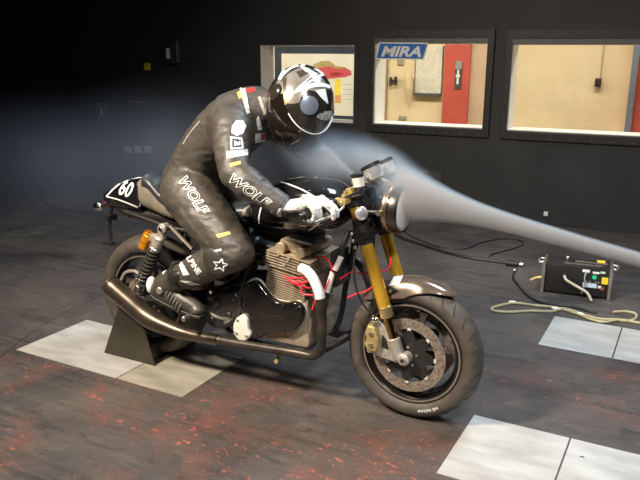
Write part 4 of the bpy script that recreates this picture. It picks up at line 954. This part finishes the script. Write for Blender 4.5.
# boots
def boot(s):
    P_ = lambda x, z, y=0: (x, .198*s+y*s, z)
    up = [chain([P_(.345, .520, .006), P_(.295, .492), P_(.240, .462), P_(.215, .432)], [.062, .060, .058, .052]), chain([P_(.205, .425), P_(.26, .418), P_(.335, .398), P_(.40, .378), P_(.438, .366)], [.046, .052, .046, .039, .030], flat=.92), ellipsoid(P_(.195, .425), (.040, .040, .045)), ellipsoid(P_(.43, .368), (.034, .040, .026))]
    b_ = PR('boot', remesh(up, .0065, 5), mat('dusty_boot_leather', (.034,.029,.024), .40, 0, (.062,.053,.043), 18, .3, 180), angle=80)
    fd_ = Vector((.24, 0, -.062)).normalized(); nn = Vector((fd_.z, 0, -fd_.x)) 
    sole = [(.165, .395), (.20, .375), (.26, .362), (.34, .345), (.41, .333), (.462, .338), (.468, .352), (.43, .352), (.34, .366), (.26, .382), (.20, .398), (.172, .412)]
    PR('sole', prism(sole, .198*s-.040, .198*s+.040, XZ, .006), BLACKLEA, b_)
    PR('heel_guard', ellipsoid((.158, .205*s, .445), (.020, .030, .044)), mat('white_boot_plastic', (.78,.77,.74), .35), b_)
    PR('boot_cuff', lathe([(.067, -.012), (.070, 0), (.067, .012), (.062, .012), (.062, -.012)], P_(.335, .516, .006), (.85, .02, .45), 24, True), BLACKLEA, b_)
    PR('shin_guard', ellipsoid((.36, .235*s+.02*s, .535), (.060, .030, .030), Matrix.Rotation(math.radians(-28), 3, 'Y')), BLACKLEA, b_)
    PR('ankle_pivot', cyl((.250, .240*s, .448), (.250, .262*s, .448), .018, 16, bev=.004), mat('grey_pivot', (.3,.28,.25), .4, .5), b_)
    for k in range(6):   # ribbed stretch panel over the instep
        x = .285+k*.014; z = .470-k*.012
        PR('stretch_rib', tube(spline([(x-.016, .238*s, z-.058), (x-.004, .245*s, z-.034), (x+.006, .225*s, z-.006), (x+.004, .198*s, z+.008)], 4), .0042, 6), mat('boot_rib', (.12,.105,.085), .45), b_)
    return b_
boots = [boot(s) for s in (-1, 1)]
b0 = BVHTree.FromPolygons([v.co for o in (body, boots[0]) for v in o.data.vertices], [tuple(p.vertices) for p in body.data.polygons]+[tuple(i+len(body.data.vertices) for i in p.vertices) for p in boots[0].data.polygons])
# knee pucks
for s in (-1, 1):
    kp = PR('knee_slider', ellipsoid((.615, .300*s, .655), (.072, .022, .060), Matrix.Rotation(math.radians(25), 3, 'Y'), 28, 14), mat('dark_slider', (.035,.031,.027), .4, 0, None, 20))
    if s < 0: ks = kp
kt = bvh(ks)
star = []
for k in range(10):
    a = math.radians(-90+36*k+12); r_ = 8.0 if k % 2 == 0 else 3.4; star.append((220.5+r_*math.cos(a), 265+r_*.80*math.sin(a)))
stroke('star_outline', star, 1.3, kt, WHITE, ks, closed=True, smooth=0)
# ---- printed panels on the leathers
text = 'WOLF'
for nm, p0, p1, h in (('thigh_lettering', (178.8, 181.5), (201.5, 216.0), 9.5), ('sleeve_lettering', (229.0, 181.0), (266.5, 208.5), 9.0)):
    V0, _ = text_mesh(text, .25, .0)
    text_px(nm, text, p0, p1, h, bt, WHITE, body, .25, .050, .0018, ref=V0)
    text_px(nm+'_fill', text, p0, p1, h, bt, BLACKPRINT, body, .25, -.002, .0028, ref=V0)
patch('shoulder_cup', [(236,120.5),(243,120.5),(246,126),(243,133.5),(236.5,136),(231.5,133),(232,126)], bt, WHITE, body)
patch('badge_white', [(230,136.5),(242,138),(243.5,148.5),(230.5,149.5)], bt, WHITE, body)
patch('badge_black', [(232,138.5),(240.5,139.8),(241.5,147),(232.2,147.8)], bt, BLACKPRINT, body, .0024)
patch('badge_mark', [(234,140.5),(237.5,143),(240,141.5),(240,145.5),(236,144.5),(234,146.5)], bt, WHITE, body, .0032)
patch('sleeve_band', [(226.5,151.5),(247.5,149),(248,155),(227,158.5)], bt, WHITE, body)
patch('sleeve_yellow_band', [(229.5,163.5),(240.5,161),(240.8,164),(230.5,167)], bt, YPRINT, body)
patch('thigh_yellow_band', [(216,234.5),(229,231.5),(231,234),(218,238)], bt, YPRINT, body)
patch('back_red_flash', [(242,90),(254,87.5),(256,90.5),(249,93)], bt, RPRINT, body)
patch('chest_white_flash', [(256,119),(258.5,115.5),(262.5,129.5),(257.5,130)], bt, WHITE, body)
patch('chest_badge', [(255,134),(265.5,132.5),(265,141),(255,143)], bt, WHITE, body)
patch('chest_badge_red', [(260.5,134.5),(265.5,133),(264.5,139),(261,140)], bt, RPRINT, body, .0024)
patch('collar_stripe', [(257.5,97),(260.5,96.5),(266.5,113),(264,115)], bt, mat('grey_stripe', (.35,.33,.30), .5), body)
stroke('back_seam', [(183,144),(186.5,138.5),(189.5,134),(194,128),(200,121)], 1.1, bt, mat('seam_pale', (.30,.28,.26), .5), body)
stroke('side_seam', [(210,246),(203,237),(190,222),(181,210)], .9, bt, mat('seam_brown', (.10,.085,.065), .5), body)
text_px('boot_lettering', 'ALPINE', (183.0, 253.5), (197.5, 275.0), 5.5, b0, WHITE, boots[0], 0, .03)
patch('boot_white_flash', [(178.5,263.5),(182,262),(189.5,274.5),(183.5,275.5)], b0, WHITE, boots[0])
patch('boot_white_flash', [(180,280.5),(190,281),(201,284.5),(190,285)], b0, WHITE, boots[0])
patch('boot_white_flash', [(161,272),(167.5,264),(169,266.5),(163.5,274.5)], b0, WHITE, boots[0])
for poly in ([(212,250.5),(221,248.5),(222,250.5),(213,252.8)], [(205,257),(207.5,255),(206.5,262.5),(204,263)]): patch('knee_flash', poly, bt, WHITE, body)

cu = [c for c in gloves[0].children if c.name.startswith('cuff') and not c.name.startswith('cuff_strap')][0]
patch('cuff_panel', [(271,211),(276,208.5),(284,208),(288,212),(285,219),(277,219.5),(272,216)], bvh(cu), WHITE, gloves[0])
# ---- helmet
HCt = Vector((.868, -.01, 1.316))
hf = Vector((.18, -.45, -.87)).normalized(); ht = Vector((.78, -.22, .60)); ht = (ht-hf*ht.dot(hf)).normalized(); hs = ht.cross(hf)   # face, crown, side
def hsurf(az, el_, k=1.0):
    c_, s_ = math.cos(el_), math.sin(el_); x, y, z = c_*math.cos(az), c_*math.sin(az), s_
    front = .172 if x > 0 else .158
    if x > 0 and z < 0: front += .020*min(1, -z*1.8)*x
    r_ = 1/math.sqrt((x/front)**2+(y/.132)**2+(z/(.140 if z > 0 else .158))**2)
    return HCt+(hf*x+hs*y+ht*z)*(r_*k*1.06)
def hgrid(az0, az1, e0, e1, na, ne, k=1.0, thick=0.0, closed=False):
    V, F = [], []
    for layer in ((k, k-thick) if thick else (k,)):
        for j in range(ne+1):
            for i in range(na+1): V.append(tuple(hsurf(az0+(az1-az0)*i/na, e0+(e1-e0)*j/ne, layer)))
    K = (na+1)*(ne+1)
    for l in range(2 if thick else 1):
        for j in range(ne):
            for i in range(na):
                f = (l*K+j*(na+1)+i, l*K+j*(na+1)+i+1, l*K+(j+1)*(na+1)+i+1, l*K+(j+1)*(na+1)+i); F.append(f if l == 0 else f[::-1])
    if thick:
        per = [i for i in range(na)]+[j*(na+1)+na for j in range(ne)]+[ne*(na+1)+i for i in range(na, 0, -1)]+[j*(na+1) for j in range(ne, 0, -1)]
        for i in range(len(per)): a_, b_ = per[i], per[(i+1) % len(per)]; F.append((a_, b_, K+b_, K+a_))
    return V, F
D = math.radians
hel = PR('helmet', hgrid(-math.pi, math.pi, D(-52), D(90), 64, 36, 1.0, .06), HELBLK, angle=70)
PR('helmet_lining', hgrid(-math.pi, math.pi, D(-60), D(-48), 48, 3, .93), BLACKLEA, hel)
vz = PR('visor', hgrid(D(-82), D(82), D(-24), D(26), 36, 14, 1.022, .012), VISOR, hel, angle=70)
PR('visor_edge', tube([tuple(hsurf(D(a), D(26.5), 1.02)) for a in np.linspace(-45, 72, 25)], .0027, 6), WHITE, hel)
for s in (-1, 1):
    pv = hsurf(D(90*s), D(8), 1.0); ou = (pv-HCt).normalized()
    PR('visor_pivot', lathe([(.038, -.012), (.037, .004), (.028, .011), (.010, .014)], pv, ou, 28), HELBLK, hel)
PR('chin_vent', hgrid(D(-22), D(22), D(-38), D(-27), 12, 4, 1.03, .02), SATIN, hel)
PR('crown_vent', hgrid(D(-20), D(20), D(58), D(70), 10, 4, 1.03, .02), HELBLK, hel)
PR('neck_roll', lathe([(.105, -.012), (.112, 0), (.105, .012), (.092, .012), (.092, -.012)], HCt-ht*.122-hf*.01, ht, 28, True), BLACKLEA, hel)
hb_ = bvh(hel)
patch('silver_shell_panel', [(270,96),(274,86),(281,76),(290,69),(300,66),(312,70),(322,78),(330,88),(333,100),(326,104),(318,92),(309,90),(302,95),(299,103),(290,104),(280,99)], hb_, HELSIL, hel, .0012)
for poly in ([(283,80),(287,77),(286,88),(290,96),(284,93)], [(274,89),(279,84),(278,93),(282,100),(276,98)], [(296,72),(303,70),(308,74),(300,78)]): patch('helmet_dark_flash', poly, hb_, mat('helmet_dark_grey', (.07,.06,.05), .25, .3, None, 20, coat=.4), hel, .0021)
patch('gold_brown_panel', [(268,99),(271,93),(279,90),(287,94),(291,99),(286,105),(276,104)], hb_, mat('helmet_gold_brown', (.30,.22,.11), .3, .4, (.42,.32,.18), 30, coat=.4), hel, .0018)
patch('blue_grey_disc', [(309+9*math.cos(k*.5236), 105.5+9.5*math.sin(k*.5236)) for k in range(12)], hb_, HELBLUE, hel, .0065)
stroke('helmet_stripe', [(279.5,80),(283.5,73.5),(290,68),(298,65.2),(305,66)], [3, 4, 4, 3, 1.5], hb_, WHITE, hel, .0024)
stroke('helmet_stripe', [(293,93.5),(300,87.5),(308,81.5),(316,76.5),(325,73)], [.8, 3.0, 4.2, 4.5, 4.0], hb_, WHITE, hel, .0024)
stroke('helmet_stripe', [(294,93.5),(302,89.5),(311,86),(320,84.8),(328,86.5),(334,89)], [.8, 3.2, 4.2, 3.8, 3.2, 2.2], hb_, WHITE, hel, .0026)
stroke('helmet_stripe', [(309,66),(317,69.5),(325,75),(331,83),(334.5,93),(335,102)], [2, 3, 3.4, 3, 2.6, 2], hb_, WHITE, hel, .0024)
stroke('helmet_dark_stripe', [(305,83),(313,77.5),(320,73.5)], [.6, 2, 1.4], hb_, HELBLK, hel, .0034)
stroke('helmet_dark_stripe', [(281,82),(285.5,75.5),(292,70.5),(299,68)], [.8, 1.6, 1.4, .6], hb_, HELBLK, hel, .0034)
patch('helmet_white_flash', [(300,66.5),(309,69),(313,74),(306,72)], hb_, WHITE, hel, .0024)
patch('helmet_white_flash', [(315,90.5),(325,89),(328,104),(322,99)], hb_, WHITE, hel, .0024)
patch('helmet_black_flash', [(325.5,89.5),(332.5,90),(333.5,108),(329,109)], hb_, HELBLK, hel, .003)
patch('helmet_pale_camo', [(316,116.5),(321,111.5),(331,110.5),(333,116),(327,120.5),(320,119.5)], hb_, mat('pale_camo', (.30,.28,.26), .3, .2, (.6,.57,.53), 90, contrast=(.45, .55)), hel, .003)
hv = BVHTree.FromPolygons([v.co for v in hel.data.vertices], [tuple(p.vertices) for p in hel.data.polygons])
patch('chin_flash', [(288,144),(296,139),(303,142.5),(297,146.5)], hv, mat('pale_chin', (.6,.52,.48), .3), hel, .004)
# pale collar behind the helmet
patch('neck_collar', [(239.5,87),(244.5,85),(247.5,100),(249.5,113),(246,115),(243,102)], bt, mat('pale_cream_collar', (.72,.68,.56), .6, 0, (.40,.36,.3), 90, contrast=(.5, .62)), body, .004)
patch('collar_yellow', [(237,93),(240.5,91),(242.5,98),(239,99)], bt, YPRINT, body, .003)

# ================================================================== INSTRUMENT BOX AND CABLES
bx = tag(empty('instrument_box', (1.785, 2.08, 0)), 'black instrument box with aluminium end plates and labels on the floor', 'instrument')
bxr = math.radians(6); bx.rotation_euler = (0, 0, bxr)
def BX(name, vf, m, parent=None, **k): o = obj(name, vf, m, parent or bx, **k); return o
w_, d_, h_ = .40, .20, .185
BX('case', box((0, 0, .105), (w_, d_, h_), bev=.006), mat('black_case', (.014,.013,.012), .4))
for s in (-1, 1):
    BX('end_plate', box((s*.206, -.005, .105), (.020, .225, .205), bev=.004), ALU)
    BX('carry_handle', tube(spline([(s*.216, -.07, .20), (s*.245, -.06, .195), (s*.245, .02, .195), (s*.216, .03, .20)], 5), .007, 8), ALU)
for s in (-1, 1):
    for y in (-.08, .08): BX('rubber_foot', cyl((s*.17, y, 0), (s*.17, y, .014), .012, 10), BLACKLEA)
fy = -.1015
def lab(name, x, z, ww, hh, m): BX(name, box((x, fy, z), (ww, .002, hh)), m, smooth=False)
lab('white_label', .055, .178, .045, .018, WHITE); lab('white_label', .115, .172, .040, .014, WHITE); lab('white_label', .155, .178, .030, .014, mat('mint_label', (.55,.68,.58), .5))
lab('blue_label', .085, .085, .085, .030, mat('pale_blue_label', (.60,.70,.85), .5)); lab('yellow_label', .172, .125, .038, .045, mat('yellow_label_print', (.85,.60,.03), .5))
lab('small_label', .145, .080, .020, .016, WHITE); lab('red_dial_label', .162, .072, .02, .02, mat('rust_label', (.35,.09,.04), .5))
BX('indicator_green', cyl((.108, fy-.004, .142), (.108, fy+.002, .142), .014, 16), mat('green_cap', (.02,.55,.28), .4))
for x in (.062, .085, .118, .135): BX('toggle', cyl((x, fy-.016, .112), (x, fy, .112), .006, 8), ALU)
BX('lid_edge', box((.03, -.03, .200), (.23, .008, .006)), ALU); BX('lid_edge', box((.08, .04, .2), (.20, .008, .006)), ALU)
BX('top_knob', cyl((-.07, .04, .198), (-.07, .04, .225), .018, 14, bev=.003), ALU)
BX('yellow_tab', box((.14, .06, .205), (.05, .03, .012), bev=.002), MATS['yellow_label_print'])
BX('aerial', tube([(.19, .05, .2), (.20, .05, .26)], .004, 6), SATIN)
BX('panel_hose', tube(spline([(-.075, fy+.004, .125), (-.07, fy-.03, .130), (-.055, fy-.05, .115), (.02, fy-.06, .08), (.075, fy-.075, .055), (.105, fy-.09, .012)], 6), .0085, 8), mat('beige_hose', (.50,.44,.32), .5))
BX('hose_drop', tube(spline([(.055, fy+.002, .165), (.05, fy-.02, .14), (.055, fy-.022, .09), (.04, fy-.02, .03)], 5), .005, 7), mat('grey_hose', (.3,.29,.26), .5))
BX('side_plug', tube([(-.215, -.06, .09), (-.25, -.06, .085), (-.29, -.065, .06)], [.012, .010, .006], 8), CALGOLD)
def fpath(L, r_): return [(*Pz(x, y, r_)[:2], r_*1.02) for x, y in L]
def cable(name, L, r_, m, label, c='cable', n=6):
    return tag(obj(name, tube(spline(fpath(L, r_), n), r_, 8), m), label, c)
ca = cable('power_cable', [(395,234),(405,239),(425,245.5),(445,252),(470,257.5),(495,261),(508,263.3)], .011, BLKCABLE, 'thick black cable with plug snaking across floor towards instrument box')
q0, q1 = Pz(506, 263, .02), Pz(521, 264.5, .02); dv = q1-q0
obj('cable_plug', cyl(tuple(q0), tuple(q0+dv*.85), .020, 14, bev=.003), BLKCABLE, ca); obj('plug_tip', cyl(tuple(q0+dv*.85), tuple(q0+dv*1.18), .016, 14, bev=.004), ALU, ca)
cable('thin_cable', [(400,229),(415,238),(440,247),(465,249),(480,243),(500,239),(517,239.5),(523,244),(512,249),(493,254),(489,257)], .005, BLKCABLE, 'thin black cable looping behind the thick power cable')
sc_ = cable('signal_cable', [(514.5,271),(513,278),(518,285),(526,294),(537,301),(552,304.5),(573,307),(588,311),(597,313)], .007, BLKCABLE, 'black signal cable curving in front of instrument box')
q = Pz(514.5, 270, .012); obj('cable_plug', ellipsoid(q, (.016, .016, .012), None, 12, 8), ALU, sc_)
th = cable('tan_hose', [(640,323),(620,320),(604,322),(590,319),(575,313),(555,307.5),(535,305.5),(515,303),(500,305.5),(492,308.5),(495,311),(510,312),(530,311),(552,311.5),(562,308.5),(572,310.5),(585,315),(600,319),(615,319.5),(628,321),(636,318),(635,313.5),(625,311.5),(613,312)], .0085, YCABLE, 'tan hose lying in a flat loop in front of instrument box', 'hose', 7)
for x, y in ((513, 302.3), (556, 309.0), (580, 314)): 
    q = Pz(x, y, .0085); obj('hose_tape', ellipsoid((q[0], q[1], .009), (.03, .011, .0105), None, 12, 8), WHITE, th)
cable('floor_cable', [(36,186),(44,193),(42,200),(52,207),(72,211),(95,213),(120,214)], .008, BLKCABLE, 'thin black cable lying on the floor beyond the tail')

# ================================================================== SMOKE
def smoke_material(name, emis, color, strength, blobs, jet=None, nscale=5.0, namt=.5, step=.08):
    m = bpy.data.materials.new(name); m.use_nodes = True; nt = m.node_tree; nt.nodes.clear(); N, L = nt.nodes.new, nt.links.new
    out = N('ShaderNodeOutputMaterial'); vs = N('ShaderNodeVolumeScatter'); vs.inputs['Color'].default_value = (*color, 1); vs.inputs['Anisotropy'].default_value = .0
    L(vs.outputs[0], out.inputs['Volume'])
    tc = N('ShaderNodeTexCoord'); P_ = tc.outputs['Object']
    def mth(op, a, b_=None, c=None, clamp=False):
        x = N('ShaderNodeMath'); x.operation = op; x.use_clamp = clamp
        for i, s in enumerate((a, b_, c)):
            if s is None: continue
            if isinstance(s, (int, float)): x.inputs[i].default_value = s
            else: L(s, x.inputs[i])
        return x.outputs[0]
    def vm(op, a, b_):
        x = N('ShaderNodeVectorMath'); x.operation = op
        for i, s in enumerate((a, b_)):
            if isinstance(s, tuple): x.inputs[i].default_value = s
            else: L(s, x.inputs[i])
        return x
    total = None
    for c, rad, rot, amp in blobs:
        mp = N('ShaderNodeMapping'); mp.vector_type = 'TEXTURE'
        mp.inputs['Location'].default_value = c; mp.inputs['Rotation'].default_value = (0, rot, 0); mp.inputs['Scale'].default_value = rad
        L(P_, mp.inputs[0]); ln = N('ShaderNodeVectorMath'); ln.operation = 'LENGTH'; L(mp.outputs[0], ln.inputs[0])
        f = mth('SUBTRACT', 1.0, ln.outputs['Value'], clamp=True); f = mth('MULTIPLY', mth('MULTIPLY', f, f), amp)
        total = f if total is None else mth('ADD', total, f)
    nz = N('ShaderNodeTexNoise'); nz.inputs['Scale'].default_value = nscale; nz.inputs['Detail'].default_value = 3; L(P_, nz.inputs[0])
    nf = N('ShaderNodeMapRange'); nf.inputs[1].default_value = .3; nf.inputs[2].default_value = .7; nf.inputs[3].default_value = 1-namt; nf.inputs[4].default_value = 1+namt; L(nz.outputs[0], nf.inputs[0])
    if total is not None: total = mth('MULTIPLY', total, nf.outputs[0])
    if jet:
        o_, d_, stops = jet       # origin, unit axis, [(distance, radius, density)]
        rel = vm('SUBTRACT', P_, tuple(o_)).outputs[0]; t = vm('DOT_PRODUCT', rel, tuple(d_)).outputs['Value']
        sc = N('ShaderNodeVectorMath'); sc.operation = 'SCALE'; sc.inputs[0].default_value = tuple(d_); L(t, sc.inputs['Scale'])
        rad = vm('LENGTH', vm('SUBTRACT', rel, sc.outputs[0]).outputs[0], (0, 0, 0)).outputs['Value']
        T = stops[-1][0]
        def curve(idx, mx):
            fc = N('ShaderNodeFloatCurve'); cv = fc.mapping.curves[0]
            pts = [(s[0]/T, s[idx]/mx) for s in stops]
            cv.points[0].location = pts[0]; cv.points[1].location = pts[-1]
            for p in pts[1:-1]: cv.points.new(*p)
            fc.mapping.update(); L(mth('DIVIDE', t, T, clamp=True), fc.inputs['Value']); return mth('MULTIPLY', fc.outputs[0], mx)
        R_ = curve(1, .25); De = curve(2, 100.0)
        g = mth('SUBTRACT', 1.0, mth('DIVIDE', rad, R_), clamp=True); g = mth('MULTIPLY', mth('MULTIPLY', g, mth('ADD', .6, g)), mth('MULTIPLY', De, 2.2))
        total = g if total is None else mth('ADD', total, g)
    L(mth('MULTIPLY', total, strength), vs.inputs['Density'])
    m.cycles.volume_step_rate = step
    return m
jo = np.array([2.50, 0, .778]); jd = np.array([-1, 0, .168]); jd /= np.linalg.norm(jd)
stops = [(0, .027, 98), (.25, .029, 98), (.55, .035, 95), (.80, .046, 85), (.95, .066, 62), (1.05, .090, 40), (1.15, .115, 18), (1.30, .13, 0.0)]
blobs = [((1.36, .03, .985), (.15, .13, .12), .6, 24), ((1.27, .07, 1.05), (.20, .13, .10), .6, 18), ((1.12, .08, 1.10), (.24, .16, .11), .35, 12), ((.98, .0, 1.10), (.26, .20, .15), .2, 8)]
SM = smoke_material('smoke', 0, (.62,.79,1.0), 1.0, blobs, (jo, jd, stops), 7, .45)
axis = [tuple(jo+jd*t) for t in (0, .3, .6, .85, 1.0, 1.1)]+[(1.32, 0, 1.0), (1.20, 0, 1.06), (1.02, 0, 1.10), (.85, 0, 1.10), (.74, 0, 1.09)]
sm = tag(obj('smoke_plume', tube(axis, [.045, .05, .055, .075, .11, .15, .20, .23, .23, .20, .12], 20), SM), 'white smoke jet streaming onto headlight and over the gauges', 'smoke', kind='stuff')
# thin smoke drifting in the wake behind the rider
wk = [((-1.4, 1.0, .75), (1.9, 1.4, .60), .0, .26), ((-.1, .5, 1.0), (.9, .6, .42), .25, .24)]
WK = smoke_material('wake_smoke', 0, (.62,.74,.95), 1.0, wk, None, 2.2, .5, .4)
tag(obj('smoke_wake', ellipsoid((-1.1, .85, .80), (2.15, 1.45, .74), None, 28, 16), WK), 'thin bluish smoke hanging behind the rider', 'smoke', kind='stuff')
